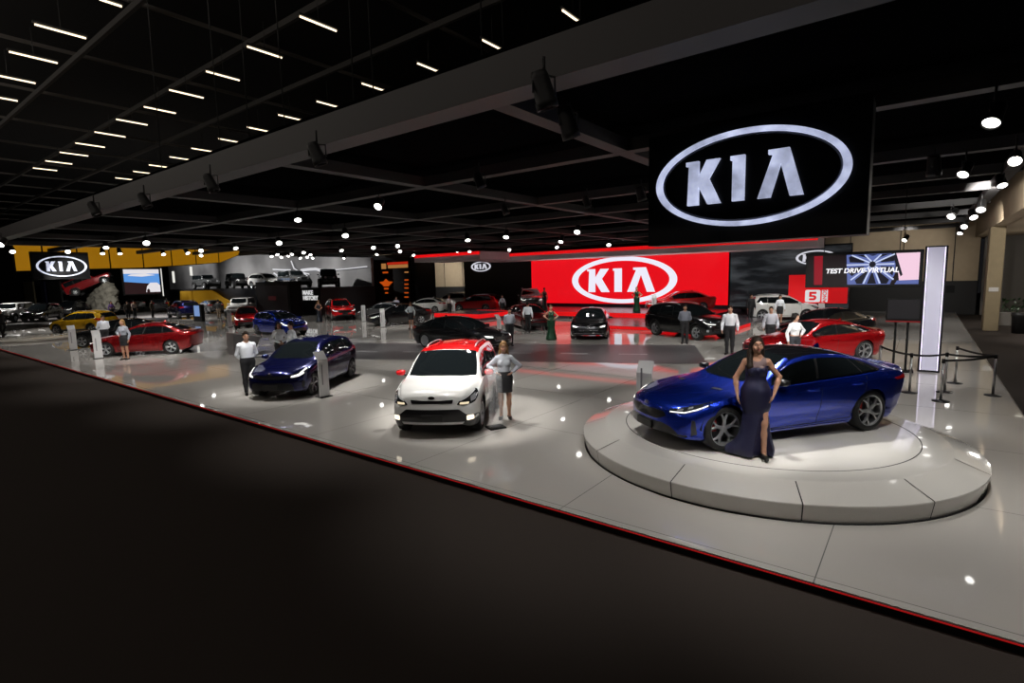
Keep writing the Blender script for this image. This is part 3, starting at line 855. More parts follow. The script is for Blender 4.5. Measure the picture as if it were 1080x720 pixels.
# compact crossover: the same shell, shorter and lower
XOVER = dict(SUV); XOVER.update(L=4.18, W=1.78, wb=2.58, fo=.80, rt=.335, rr=.24, rocker=.22)
for _q in ('top', 'belt', 'crown'): XOVER[_q] = [(s * 4.18 / 4.76, z * (.93 if _q != 'crown' else 1)) for s, z in SUV[_q]]
for _q in ('half', 'corner'): XOVER[_q] = [(s * 4.18 / 4.76, z * 1.78 / 1.89) for s, z in SUV[_q]]
XOVER['roof'] = (1.83, 3.78)
XOVER['panels'] = glasshouse(XOVER, (1.07, 1.21, 1.83), (2.2, 2.27), (3.0, 3.0), (3.7, 3.45), rg=('rear', [(-.58, 1.12), (.58, 1.12), (.48, 1.4), (-.48, 1.4)])) + [
    (n, p, [(u * .92, v * .93) for u, v in pts], m, {k: ([(a, [(x * .92, y * .93) for x, y in b], c, *d) for a, b, c, *d in v] if k == 'kids' else v) for k, v in o.items()})
    for n, p, pts, m, o in SUV['panels'] if n in ('headlight', 'grille', 'lower_grille', 'fog_lamp', 'tail_light')]
XOVER['strips'] = [(n, p, [(x * .88, y * .93) for x, y in l], w_, m) for n, p, l, w_, m in SUV['strips']]
XOVER['seams'] = [[(x * .88, y * .93) for x, y in l] for l in SUV['seams']]
XOVER['handles'] = [(2.02, .87), (2.85, .91)]; XOVER['mirror'] = (1.48, .98); XOVER['emblem_f'] = .81; XOVER['plate_f'] = .51
XOVER['rails'] = (1.98, 3.56, .56, SILVER)

# upright off-roader
OFFR = dict(L=4.55, W=1.87, wb=2.95, fo=.70, rt=.40, rocker=.42, rr=.225, tw=.125, spokes=(5, 'blade'), cat='car',
    top=[(0, 1.10), (.08, 1.18), (.6, 1.22), (1.3, 1.25), (1.42, 1.26), (1.5, 1.32), (1.72, 1.72), (1.85, 1.80), (2.4, 1.83), (4.2, 1.82), (4.42, 1.78), (4.5, 1.5), (4.55, 1.2)],
    belt=[(0, .95), (.3, 1.08), (1.3, 1.16), (1.6, 1.20), (3.0, 1.21), (4.4, 1.21), (4.55, 1.05)],
    half=[(0, .72), (.3, .76), (1.2, .82), (1.6, .84), (4.4, .84), (4.55, .82)],
    corner=[(0, .58), (.5, .66), (1.4, .72), (1.6, .74), (1.85, .70), (4.3, .70), (4.55, .70)],
    crown=[(0, .04), (1.4, .04), (1.9, .03), (4.4, .03), (4.55, .03)],
    bow=(.06, .05), gap=.09, lift_f=.5, lift_r=.2, nose_r=.06, roof=(1.8, 4.45), bulge=.005, wheel_in=-.03,
    side=[(0, .05), (.2, .012), (.5, 0), (.8, .004), (1, .03)])
OFFR['panels'] = glasshouse(OFFR, (1.46, 1.56, 1.78), (2.5, 2.5), (3.35, 3.35), (4.28, 4.28), rg=('rear', [(-.6, 1.25), (.6, 1.25), (.56, 1.68), (-.56, 1.68)]), top_f=.86) + [
    ('headlight', 'front', [(.40 + .11 * math.cos(t), .98 + .11 * math.sin(t)) for t in np.linspace(0, 6.28, 16, endpoint=False)], LENS, {'pair': 1, 'rnd': 0}),
    ('bumper', 'front', [(-.72, .60), (.72, .60), (.72, .74), (-.72, .74)], 'black', {'off': .05, 'sides': (1,), 'depth': .1}),
    ('tail_light', 'rear', [(.6, .95), (.76, .95), (.76, 1.15), (.6, 1.15)], TAIL, {'pair': 1, 'rnd': .02})] + [
    ('grille', 'front', [(y - .025, .84), (y + .025, .84), (y + .025, 1.08), (y - .025, 1.08)], MESHB, {'rnd': .02, 'sides': (1,), 'res': .05}) for y in (-.24, -.16, -.08, 0, .08, .16, .24)]
OFFR['seams'] = [[(1.62, 1.18), (1.6, .5)], [(2.52, 1.2), (2.5, .5)], [(3.4, 1.2), (3.36, .9), (3.2, .6)]]
OFFR['handles'] = [(2.35, 1.08), (3.22, 1.08)]; OFFR['mirror'] = (1.72, 1.2)
# fenders are drawn as flares over each wheel
def offroader(*a, **k):
    c = Car(OFFR, *a, **k)
    for x in (c.fo, c.fo + c.wb):
        for sg in (1, -1):
            b = MB()
            vs, fs = [], []
            ra = c.rt + .07
            for i in range(9):
                t = math.pi * (i / 8) * .9 + math.pi * .05
                xx, zz = c.X(x) + ra * 1.12 * math.cos(t), min(c.rt + ra * math.sin(t) * 1.05, c.rt + ra * .98)
                for y in (.70, .95):
                    vs += [(xx, sg * y, zz), (xx, sg * y, zz + .05)]
            for i in range(8):
                a_ = 4 * i; d = a_ + 4
                fs += [(a_, a_ + 2, d + 2, d), (a_ + 1, d + 1, d + 3, a_ + 3), (a_ + 2, a_ + 3, d + 3, d + 2), (a_, d, d + 1, a_ + 1)]
            b.add(vs, fs); b.build('fender_flare', c.blk, c.root)
    p = Vector((c.X(c.L) - .14, 0, 1.0))
    s = MB(); s.lathe([(.01, -.11), (.30, -.11), (.38, -.06), (.385, .06), (.30, .11), (.01, .11)], 28, 0, Matrix.Translation(p) @ Matrix.Rotation(R(90), 4, 'Y'))
    s.build('spare_wheel', mat('tyre_rubber', (.012, .012, .012), .75), c.root)
    return c
# ---------------------------------------------------------------- people
def surface_nets(D, org, h):
    """smooth surface of the zero level of a distance grid"""
    nx, ny, nz = D.shape
    ins = D < 0
    acc = np.zeros((nx - 1, ny - 1, nz - 1, 3), np.float32); cnt = np.zeros((nx - 1, ny - 1, nz - 1), np.float32)
    sl = lambda d, n: slice(d, n - 1 + d)
    for ax in range(3):
        for u in (0, 1):
            for v in (0, 1):
                o0 = [0, 0, 0]; oth = [a for a in range(3) if a != ax]
                o0[oth[0]], o0[oth[1]] = u, v
                o1 = list(o0); o1[ax] = 1
                a = D[sl(o0[0], nx), sl(o0[1], ny), sl(o0[2], nz)]; b = D[sl(o1[0], nx), sl(o1[1], ny), sl(o1[2], nz)]
                m = (a < 0) != (b < 0)
                t = np.where(m, a / np.where(m, a - b, 1), 0)
                for k in range(3):
                    acc[..., k] += np.where(m, t if k == ax else float(o0[k]), 0)
                cnt += m
    act = cnt > 0
    ii = np.argwhere(act)
    vid = -np.ones(act.shape, np.int64); vid[act] = np.arange(len(ii))
    V = (ii + acc[act] / cnt[act][:, None]) * h + np.array(org)
    F = []
    for ax in range(3):
        oth = [(ax + 1) % 3, (ax + 2) % 3]
        s0 = [slice(1, -1)] * 3; s1 = [slice(1, -1)] * 3
        s0[ax] = slice(0, D.shape[ax] - 1); s1[ax] = slice(1, D.shape[ax])
        a, b = ins[tuple(s0)], ins[tuple(s1)]
        for flip, m in ((0, a & ~b), (1, ~a & b)):
            q = np.argwhere(m)
            if not len(q): continue
            for k in range(3):
                if k != ax: q[:, k] += 1
            def at(du, dv):
                p = q.copy(); p[:, oth[0]] -= du; p[:, oth[1]] -= dv
                return vid[p[:, 0], p[:, 1], p[:, 2]]
            f = np.stack([at(1, 1), at(0, 1), at(0, 0), at(1, 0)], 1)
            F.append(f[:, ::-1] if flip else f)
    return V, np.concatenate(F)

def sdf_mesh(name, prims, h, m, clip=()):
    """prims: ('c', a, b, ra, rb, k) tapered capsule | ('e', centre, radii, k[, rot]) ellipsoid | ('-', prim) carved away; clip: (normal, offset) half-spaces kept where n.p < offset"""
    lo, hi = np.full(3, 9.), np.full(3, -9.)
    for p in prims:
        if p[0] == '-': continue
        if p[0] == 'c': pts = [np.array(p[1]), np.array(p[2])]; r = max(p[3], p[4])
        else: pts = [np.array(p[1])]; r = max(p[2])
        for q in pts: lo = np.minimum(lo, q - r); hi = np.maximum(hi, q + r)
    lo -= 3 * h + .01; hi += 3 * h + .01
    n = np.ceil((hi - lo) / h).astype(int) + 1
    D = np.full(n, 1.0, np.float32)
    g = [lo[i] + h * np.arange(n[i]) for i in range(3)]
    for p in prims:
        neg = p[0] == '-'
        q = p[1] if neg else p
        if q[0] == 'c':
            a, b, ra, rb, k = np.array(q[1], float), np.array(q[2], float), q[3], q[4], q[5]
            l_, h_ = np.minimum(a - ra, b - rb), np.maximum(a + ra, b + rb)
        else:
            c, rad, k = np.array(q[1], float), np.array(q[2], float), q[3]
            rm = max(rad) if len(q) > 4 else rad
            l_, h_ = c - rm, c + rm
        mg = k + 3 * h
        i0 = np.maximum(0, ((l_ - mg - lo) / h).astype(int)); i1 = np.minimum(n, ((h_ + mg - lo) / h).astype(int) + 2)
        if np.any(i1 <= i0): continue
        S = tuple(slice(i0[i], i1[i]) for i in range(3))
        X, Y, Z = np.meshgrid(*[g[i][S[i]] for i in range(3)], indexing='ij')
        if q[0] == 'c':
            d = b - a; L2 = max(d @ d, 1e-9)
            t = np.clip(((X - a[0]) * d[0] + (Y - a[1]) * d[1] + (Z - a[2]) * d[2]) / L2, 0, 1)
            s = np.sqrt((X - a[0] - t * d[0]) ** 2 + (Y - a[1] - t * d[1]) ** 2 + (Z - a[2] - t * d[2]) ** 2) - (ra + (rb - ra) * t)
        else:
            P = np.stack([X - c[0], Y - c[1], Z - c[2]], -1)
            if len(q) > 4: P = P @ np.array(q[4])
            k0 = np.linalg.norm(P / rad, axis=-1); k1 = np.linalg.norm(P / (rad * rad), axis=-1)
            s = k0 * (k0 - 1) / np.maximum(k1, 1e-6)
        if neg: D[S] = np.maximum(D[S], -s)
        else:
            o = D[S]
            hh = np.maximum(k - np.abs(o - s), 0) / max(k, 1e-6)
            D[S] = np.minimum(o, s) - hh * hh * k * .25
    for nn, off in clip:
        X, Y, Z = np.meshgrid(*g, indexing='ij')
        D = np.maximum(D, (X * nn[0] + Y * nn[1] + Z * nn[2] - off).astype(np.float32))
    D[0], D[-1], D[:, 0], D[:, -1], D[:, :, 0], D[:, :, -1] = 1, 1, 1, 1, 1, 1
    V, F = surface_nets(D, lo, h)
    me = bpy.data.meshes.new(name)
    me.vertices.add(len(V)); me.vertices.foreach_set('co', V.astype(np.float32).ravel())
    me.loops.add(len(F) * 4); me.loops.foreach_set('vertex_index', F.astype(np.int32).ravel())
    me.polygons.add(len(F)); me.polygons.foreach_set('loop_start', np.arange(0, len(F) * 4, 4, dtype=np.int32))
    me.polygons.foreach_set('loop_total', np.full(len(F), 4, np.int32))
    me.polygons.foreach_set('use_smooth', np.ones(len(F), bool))
    me.update(calc_edges=True); me.validate()
    me.materials.append(m)
    return me

def V3(*a): return np.array(a, float)
def unit(v): return v / max(np.linalg.norm(v), 1e-9)
def hand_prims(w, d, n, side, curl=.5, r=.0085, grip=0.0):
    """palm, four fingers and a thumb; d = pointing direction, n = palm normal, thumb on unit(cross) side"""
    d = unit(d); n = unit(n - d * (n @ d)); s = np.cross(d, n) * side
    P = []
    for o in (-.026, -.009, .009, .026):
        P.append(('c', w + d * .01 + s * o * .6, w + d * .082 + s * o, .014, .0125, .012))
    for o, L in ((-.029, .058), (-.010, .070), (.010, .076), (.029, .068)):
        k = w + d * .084 + s * o
        a = curl * .5; b = curl * 1.2; c = curl * 1.7
        def dr(t): return d * math.cos(t) + n * math.sin(t)
        p1 = k + dr(a) * L * .45; p2 = p1 + dr(b) * L * .32; p3 = p2 + dr(c) * L * .25
        P += [('c', k, p1, r + .001, r, .003), ('c', p1, p2, r, r * .95, .002), ('c', p2, p3, r * .95, r * .8, .002)]
    t0 = w + d * .025 + s * .03
    t1 = t0 + unit(d * .7 + s * .7 + n * .25) * .038; t2 = t1 + unit(d * .95 + s * .25 + n * .3) * .03
    P += [('c', w + d * .015 + s * .012, t0, .015, .0125, .01), ('c', t0, t1, .0125, .010, .006), ('c', t1, t2, .010, .008, .003)]
    return P

def figure(female, J, curl=(.5, .5), palm=None, heels=0.0):
    """primitives of a body standing about z = 0, facing -Y; J may override joints"""
    f = female
    sw = .142 if f else .172
    D = dict(head=V3(0, -.012, 1.60), neck=V3(0, .012, 1.43), shL=V3(sw, .01, 1.355), shR=V3(-sw, .01, 1.355),
             elL=V3(sw + .07, .02, 1.10), elR=V3(-sw - .07, .02, 1.10), wrL=V3(sw + .06, -.03, .86), wrR=V3(-sw - .06, -.03, .86),
             hiL=V3(.088, 0, .90), hiR=V3(-.088, 0, .90), knL=V3(.092, -.012, .49), knR=V3(-.092, -.012, .49),
             anL=V3(.088, .02, .085), anR=V3(-.088, .02, .085), chest=V3(0, .005, 1.24), waist=V3(0, .005, 1.08), pelvis=V3(0, .01, .945), yaw=0.0)
    D.update({k: (np.array(v, float) if isinstance(v, (tuple, list)) else v) for k, v in J.items()})
    H = D['head']
    cy, sy = math.cos(D['yaw']), math.sin(D['yaw'])
    RT = np.array([[cy, -sy, 0], [sy, cy, 0], [0, 0, 1]])
    def h(x, y, z): return H + RT @ V3(x, y, z)
    head = [('e', h(0, .012, .018), (.073, .092, .098), .02, RT), ('e', h(0, -.022, -.045), (.054, .064, .075), .03, RT),
            ('e', h(0, -.055, -.098), (.024, .022, .02), .02, RT),
            ('c', h(0, -.088, .012), h(0, -.108, -.028), .008, .0125, .012), ('e', h(.073, .01, -.012), (.011, .022, .032), .008, RT), ('e', h(-.073, .01, -.012), (.011, .022, .032), .008, RT),
            ('c', h(-.035, -.078, .028), h(.035, -.078, .028), .013, .013, .015),
            ('c', h(-.016, -.088, -.058), h(.016, -.088, -.058), .009, .009, .008),
            ('e', h(.042, -.062, -.035), (.024, .024, .026), .02, RT), ('e', h(-.042, -.062, -.035), (.024, .024, .026), .02, RT),
            ('-', ('e', h(.032, -.094, .008), (.017, .012, .011), .0)), ('-', ('e', h(-.032, -.094, .008), (.017, .012, .011), .0))]
    neck = [('c', D['neck'] + V3(0, 0, -.03), H + V3(0, .018, -.06), .052 if f else .06, .048 if f else .056, .03)]
    C, Wt, Pv = D['chest'], D['waist'], D['pelvis']
    if f:
        torso = [('e', C, (.142, .098, .175), .06), ('e', Wt, (.108, .082, .13), .08), ('e', Pv, (.162, .112, .135), .08),
                 ('e', C + V3(.068, -.075, .0), (.058, .052, .06), .03), ('e', C + V3(-.068, -.075, .0), (.058, .052, .06), .03),
                 ('e', Pv + V3(.07, .07, -.04), (.075, .06, .09), .05), ('e', Pv + V3(-.07, .07, -.04), (.075, .06, .09), .05)]
    else:
        torso = [('e', C + V3(0, 0, .01), (.172, .115, .19), .06), ('e', Wt, (.145, .105, .15), .08), ('e', Pv, (.16, .115, .125), .08)]
    torso += [('c', D['shL'] + V3(-.03, 0, .005), D['neck'] + V3(.02, .01, .0), .036, .046, .04), ('c', D['shR'] + V3(.03, 0, .005), D['neck'] + V3(-.02, .01, .0), .036, .046, .04),
              ('c', D['shL'] + V3(-.02, 0, -.01), D['shR'] + V3(.02, 0, -.01), .05, .05, .04)]
    k = 1.0 if f else 1.18
    arms, hands = [], []
    for i, s in enumerate('LR'):
        sh, el, wr = D['sh' + s], D['el' + s], D['wr' + s]
        arms += [('c', sh, el, .046 * k, .035 * k, .025), ('e', sh, (.046 * k, .048 * k, .05 * k), .02), ('c', el, el + (wr - el) * .35, .036 * k, .037 * k, .02), ('c', el + (wr - el) * .35, wr, .037 * k, .024 * k, .02)]
        pd, pn = (palm or {}).get(s, (wr - el, V3(-1 if s == 'L' else 1, 0, 0)))
        hands += hand_prims(wr, np.array(pd, float), np.array(pn, float), 1 if s == 'L' else -1, curl[i], .0085 * (1 if f else 1.1))
    legs, feet = [], []
    for s in 'LR':
        hi, kn, an = D['hi' + s], D['kn' + s], D['an' + s]
        legs += [('c', hi, kn, .088 if f else .09, .054 if f else .058, .04), ('c', kn, kn + (an - kn) * .4 + V3(0, .012, 0), .053, .052, .03), ('c', kn + (an - kn) * .35 + V3(0, .012, 0), an, .05, .034, .03)]
        ou = .02 if s == 'L' else -.02
        hz = heels
        heel = an + V3(0, .025, -.045); ball = V3(an[0] + ou, an[1] - .135 + .3 * hz, .028); toe = V3(an[0] + ou * 1.4, an[1] - .20 + .3 * hz, .022)
        feet += [('c', heel, an, .032, .034, .02), ('c', heel, ball, .034, .034, .03), ('c', ball, toe, .036, .024, .02)]
    return dict(J=D, h=h, RT=RT, head=head, neck=neck, torso=torso, arms=arms, hands=hands, legs=legs, feet=feet)

def inflate(ps, d):
    out = []
    for p in ps:
        if p[0] == 'c': out.append(('c', p[1], p[2], p[3] + d, p[4] + d, p[5]))
        elif p[0] == 'e': out.append(('e', p[1], tuple(np.array(p[2]) + d), *p[3:]))
    return out

SKIN = lambda n, c: mat('skin_' + n, c, .5, spec=.4)
def face_parts(G, root, female, hair_m, h):
    hh = G['h']
    b = MB()
    for s in (-1, 1): b.ball(hh(s * .031, -.083, .008), (.0105, .006, .006), 0, 10)
    for s in (-1, 1): b.ball(hh(s * .031, -.0868, .008), (.0048, .0025, .0052), 1, 8)
    b.build('eyes', [mat('eye_white', (.6, .58, .55), .2), mat('eye_iris', (.02, .012, .008), .15)], root)
    b = MB()
    for s in (-1, 1): b.tube([hh(s * .014, -.094, .03), hh(s * .03, -.094, .036), hh(s * .048, -.082, .029)], [.0035, .004, .002], 6)
    b.build('eyebrows', hair_m, root)
    b = MB()
    b.tube([hh(-.024, -.088, -.058), hh(-.010, -.099, -.055), hh(0, -.1, -.057), hh(.010, -.099, -.055), hh(.024, -.088, -.058)], [.002, .0045, .004, .0045, .002], 8)
    b.tube([hh(-.02, -.09, -.062), hh(0, -.1, -.0655), hh(.02, -.09, -.062)], [.002, .006, .002], 8)
    b.build('lips', mat('lips_rose' if female else 'lips_pale', (.32, .07, .07) if female else (.36, .16, .12), .35), root)

def hair_mesh(G, style, hx, m):
    hh, RT = G['h'], G['RT']
    face = [('-', ('e', hh(0, -.085, -.03), (.062, .075, .088), 0)), ('-', ('e', hh(0, -.10, .02), (.055, .05, .045), 0))]
    cap = [('e', hh(0, .022, .03), (.083, .098, .103), .02, RT)]
    if style == 'short':
        return sdf_mesh('hair', cap + [('c', hh(-.03, -.06, .095), hh(.035, -.055, .1), .03, .026, .03), ('-', ('e', hh(0, -.03, -.10), (.12, .105, .115), 0))] + face, hx, m)
    if style == 'bun':
        return sdf_mesh('hair', cap + [('e', hh(0, .12, .02), (.045, .04, .045), .02), ('-', ('e', hh(0, -.05, -.10), (.12, .11, .10), 0))] + face, hx, m)
    if style == 'curly':
        random.seed(3); P = cap + [('e', hh(0, .02, .02), (.11, .105, .12), .02)]
        for i in range(26):
            a = random.uniform(.0, math.pi); z = random.uniform(-.12, .11)
            if abs(math.cos(a)) < .2 and z < .05: continue
            r_ = .105 if z < .05 else .08
            P.append(('e', hh(r_ * math.cos(a), .02 + r_ * .9 * math.sin(a) - .02, z), (.038, .038, .038), .015))
        return sdf_mesh('hair', P + face, hx, m)
    # long: falls behind the neck and over one shoulder
    P = cap + [('c', hh(-.07, .03, 0), hh(-.085, .045, -.20), .034, .036, .03), ('c', hh(.07, .03, 0), hh(.08, .05, -.18), .03, .034, .03),
               ('c', hh(0, .07, -.02), hh(0, .085, -.25), .055, .05, .05)]
    if style == 'side':
        P += [('c', hh(-.085, .03, -.12), hh(-.10, -.05, -.30), .04, .04, .04), ('c', hh(-.10, -.05, -.30), hh(-.105, -.065, -.42), .04, .016, .03)]
    elif style == 'long':
        P += [('c', hh(-.085, .045, -.2), hh(-.095, .02, -.29), .034, .014, .03), ('c', hh(.08, .05, -.18), hh(.09, .02, -.28), .034, .014, .03)]
    return sdf_mesh('hair', P + face, hx, m)

def person(label, loc, rz, female=True, J=None, outfit='skirt', hair=('long', (.02, .012, .008)), skin=('tan', (.42, .22, .14)), top=(.55, .58, .62), bottom=(.008, .008, .01),
           hx=.011, scale=1.0, curl=(.5, .5), palm=None, faced=True, group=None):
    heels = .07 if (female and outfit != 'suit') else 0.0
    G = figure(female, J or {}, curl, palm, heels)
    D = G['J']
    sm = SKIN(*skin)
    hm = mat('hair_%02x%02x%02x' % tuple(int(c * 255) for c in hair[1]), hair[1], .6, noise=.4, nscale=60, spec=.2)
    bare = list(G['neck']) + list(G['head']) + G['torso'] + G['arms'] + G['hands'] + G['legs'] + G['feet']
    bare = [p for p in bare if p[0] != '-'] + [p for p in bare if p[0] == '-']
    root = link('person', sdf_mesh('person', bare, hx, sm), None, loc, (0, 0, rz))
    root.scale = (scale,) * 3
    tag(root, label, 'person', group)
    link('hair', hair_mesh(G, hair[0], min(hx, .009), hm), root)
    if faced: face_parts(G, root, female, hm, hx)
    f_ = female
    def cm(nm, c, rough=.75): return mat('%s_%02x%02x%02x' % (nm, *[int(x * 255) for x in c]), c, rough, noise=.08, nscale=40)
    hi_clip = [((0, 0, 1), 1.455)]
    shirt = inflate([p for p in G['torso'] if p[1][2] > 1.0], .011) + inflate(G['arms'], .011) + [('e', D['waist'] + V3(0, .004, -.08), (.128, .10, .10) if f_ else (.156, .116, .10), .04)] + [('c', D['neck'] + V3(0, 0, -.02), D['neck'] + V3(0, .012, .03), .066, .06, .02)]
    if outfit == 'gown':
        gm = mat('sequin_' + '%02x%02x%02x' % tuple(int(c * 255) for c in top), top, .32, metal=.35, noise=.6, nscale=240, bump=.6)
        G2 = inflate(G['torso'], .009)
        G2 += [('c', D['hi' + q], D['hi' + q] * .6 + D['kn' + q] * .4, .103, .095, .06) for q in 'LR']
        G2 += [('c', (0, .01, .93), (.0, .03, .50), .15, .14, .10), ('c', (-.02, .02, .5), (-.05, .0, .09), .14, .22, .10), ('c', (.04, .02, .5), (.07, .0, .09), .13, .20, .10)]
        if J and J.get('slit') is not None:
            G2.append(('c', (-.16, .0, .10), (-.30, .0, .05), .14, .10, .08))
            G2 += [('-', ('c', (.05, -.17, .82), (.12, -.20, .40), .02, .10, 0)), ('-', ('c', (.12, -.20, .40), (.14, -.23, -.05), .10, .18, 0))]
        top_clip = [((0, -.35, .94), 1.245), ((0, 0, -1), -.012)]
        link('gown', sdf_mesh('gown', G2, max(.008, hx * .9), gm, top_clip), root)
        yk = mat('sheer_mesh', (.16, .10, .10), .6) if top[1] < .03 else gm
        link('gown_yoke', sdf_mesh('gown_yoke', inflate(G['torso'], .004), .008, yk, [((0, 0, 1), 1.425), ((0, .35, -.94), -1.24)] + [((1, 0, 0), .13), ((-1, 0, 0), .13)]), root)
    elif outfit == 'suit':
        link('jacket', sdf_mesh('jacket', inflate(G['torso'], .022) + inflate(G['arms'], .018), max(.009, hx), cm('cloth', top), [((0, 0, 1), 1.45), ((0, 0, -1), -.84)]), root)
        link('trousers', sdf_mesh('trousers', inflate(G['legs'] + G['torso'], .014), max(.009, hx), cm('cloth', bottom), [((0, 0, 1), .96), ((0, 0, -1), -.06)]), root)
    else:
        link('shirt', sdf_mesh('shirt', shirt, max(.008, hx * .9), cm('cloth', top), hi_clip), root)
        if outfit == 'skirt':
            sk = inflate([p for p in G['torso'] if p[1][2] < 1.15] + G['legs'], .014) + [('c', (0, .008, .92), (0, .0, .60), .12, .115, .06), ('c', (.05, .005, .80), (-.05, .005, .80), .115, .115, .05), ('c', (.05, .0, .62), (-.05, .0, .62), .095, .095, .05)]
            link('skirt', sdf_mesh('skirt', sk, max(.009, hx * .9), cm('cloth', bottom), [((0, 0, 1), 1.06), ((0, 0, -1), -.60)]), root)
        else:
            tr = inflate([p for p in G['torso'] if p[1][2] < 1.12] + G['legs'], .016)
            link('trousers', sdf_mesh('trousers', tr, max(.009, hx * .9), cm('cloth', bottom), [((0, 0, 1), 1.02), ((0, 0, -1), -.055)]), root)
            b = MB(); b.lathe([(1, -.018), (1.03, -.015), (1.03, .015), (1, .018)], 28, 0, Matrix.Translation((0, .006, 1.0)) @ Matrix.Diagonal((.157 if not female else .14, .118 if not female else .108, 1, 1)))
            b.build('belt', mat('belt_leather', (.01, .008, .006), .4), root)
    shoe = inflate(G['feet'], .006)
    lowfoot = .065 if heels else .10
    sh = sdf_mesh('shoes', shoe, .008, mat('shoe_black', (.006, .006, .006), .3), [((0, 0, 1), lowfoot)])
    so = link('shoes', sh, root)
    return root

HIPS = dict(elL=(.345, .07, 1.17), elR=(-.345, .07, 1.17), wrL=(.175, -.055, 1.045), wrR=(-.175, -.055, 1.045))
HIPS_P = {'L': ((-.5, -.75, -.3), (-.6, .3, .5)), 'R': ((.5, -.75, -.3), (.6, .3, .5))}
BACK = dict(elL=(.242, .10, 1.11), elR=(-.242, .10, 1.11), wrL=(.09, .17, .93), wrR=(-.09, .19, .92))
BACK_P = {'L': ((-.9, .1, -.4), (0, -1, 0)), 'R': ((.9, .1, -.4), (0, -1, 0))}
RELAX = dict(elL=(.25, .03, 1.10), elR=(-.25, .03, 1.10), wrL=(.255, -.05, .87), wrR=(-.255, -.05, .87))
FRONT = dict(elL=(.27, .03, 1.11), elR=(-.27, .03, 1.11), wrL=(.05, -.17, 1.0), wrR=(-.05, -.18, .985))
FRONT_P = {'L': ((-.8, -.3, -.4), (0, 1, 0)), 'R': ((.8, -.3, -.4), (0, 1, 0))}
# ---------------------------------------------------------------- setting
carpet_m = mat('hall_carpet', srgb(60, 54, 50), .95, noise=.18, nscale=90, bump=.25, spec=.1)
def gloss_floor():
    m = mat('glossy_stand_floor', srgb(186, 182, 176), .09)
    nt = m.node_tree; p = nt.nodes['Principled BSDF']
    tc = nt.nodes.new('ShaderNodeTexCoord'); mp = nt.nodes.new('ShaderNodeMapping')
    mp.inputs['Location'].default_value = (.72, .1, 0)
    br = nt.nodes.new('ShaderNodeTexBrick'); br.offset = 0; br.squash = 1
    br.inputs['Scale'].default_value = 1.0; br.inputs['Brick Width'].default_value = 3.0; br.inputs['Row Height'].default_value = 3.0
    br.inputs['Mortar Size'].default_value = .006; br.inputs['Mortar Smooth'].default_value = .1
    c = srgb(186, 182, 176)
    br.inputs['Color1'].default_value = (*c, 1); br.inputs['Color2'].default_value = (*[x * .96 for x in c], 1); br.inputs['Mortar'].default_value = (.16, .16, .155, 1)
    nt.links.new(tc.outputs['Object'], mp.inputs['Vector']); nt.links.new(mp.outputs['Vector'], br.inputs['Vector'])
    nt.links.new(br.outputs['Color'], p.inputs['Base Color'])
    nz = nt.nodes.new('ShaderNodeTexNoise'); nz.inputs['Scale'].default_value = .6
    nt.links.new(tc.outputs['Object'], nz.inputs['Vector'])
    mr = nt.nodes.new('ShaderNodeMapRange'); mr.inputs[3].default_value = .02; mr.inputs[4].default_value = .05
    nt.links.new(nz.outputs['Fac'], mr.inputs[0]); nt.links.new(mr.outputs[0], p.inputs['Roughness'])
    return m
floor_m = gloss_floor(); floor_m.node_tree.nodes['Principled BSDF'].inputs['IOR'].default_value = 1.75
white_gloss = mat('white_lacquer', srgb(205, 202, 196), .12, coat=.5)
black_m = mat('matt_black', (.005, .005, .005), .6, spec=.2)
canopy_m = mat('canopy_fabric', srgb(9, 9, 10), .9, noise=.15, nscale=3, spec=0.0)
beam_m = mat('canopy_beam', srgb(66, 64, 64), .6)
beam2_m = mat('canopy_grid_beam', srgb(44, 42, 42), .6)
metal_m = mat('steel', (.5, .5, .5), .3, 1.0)
concrete_m = mat('hall_concrete', srgb(168, 150, 124), .85, noise=.12, nscale=2.5)

FY, RX, LX, BY = 5.78, 1.77, -56.0, 50.0
CL = -47.0
b = MB(); b.box(((LX - 75 + 60) / 2, 30, -.15), (60 + 75 - LX, 110, .1)); struct('floor', b.mesh('floor', carpet_m))
b = MB(); b.box(((LX + RX) / 2, (FY + BY) / 2, -.05), (RX - LX, BY - FY, .1)); struct('floor_stand', b.mesh('floor_stand', floor_m))
b = MB(); b.box(((LX + RX) / 2, FY - .012, -.055), (RX - LX + .02, .02, .09)); struct('trim_1', b.mesh('trim_1', black_m))
b = MB(); b.box((RX + .012, (FY + BY) / 2, -.04), (.022, BY - FY, .085)); struct('trim_2', b.mesh('trim_2', mat('edge_aluminium', (.35, .34, .33), .35, .9)))
t = MB(); t.box(((LX + RX) / 2, FY - .026, -.012), (RX - LX, .012, .012)); tag(t.build('edge_light_strip', emat('edge_red_light', srgb(190, 26, 26), .5)), 'thin glowing red line along the front edge of the shiny floor', 'light strip')
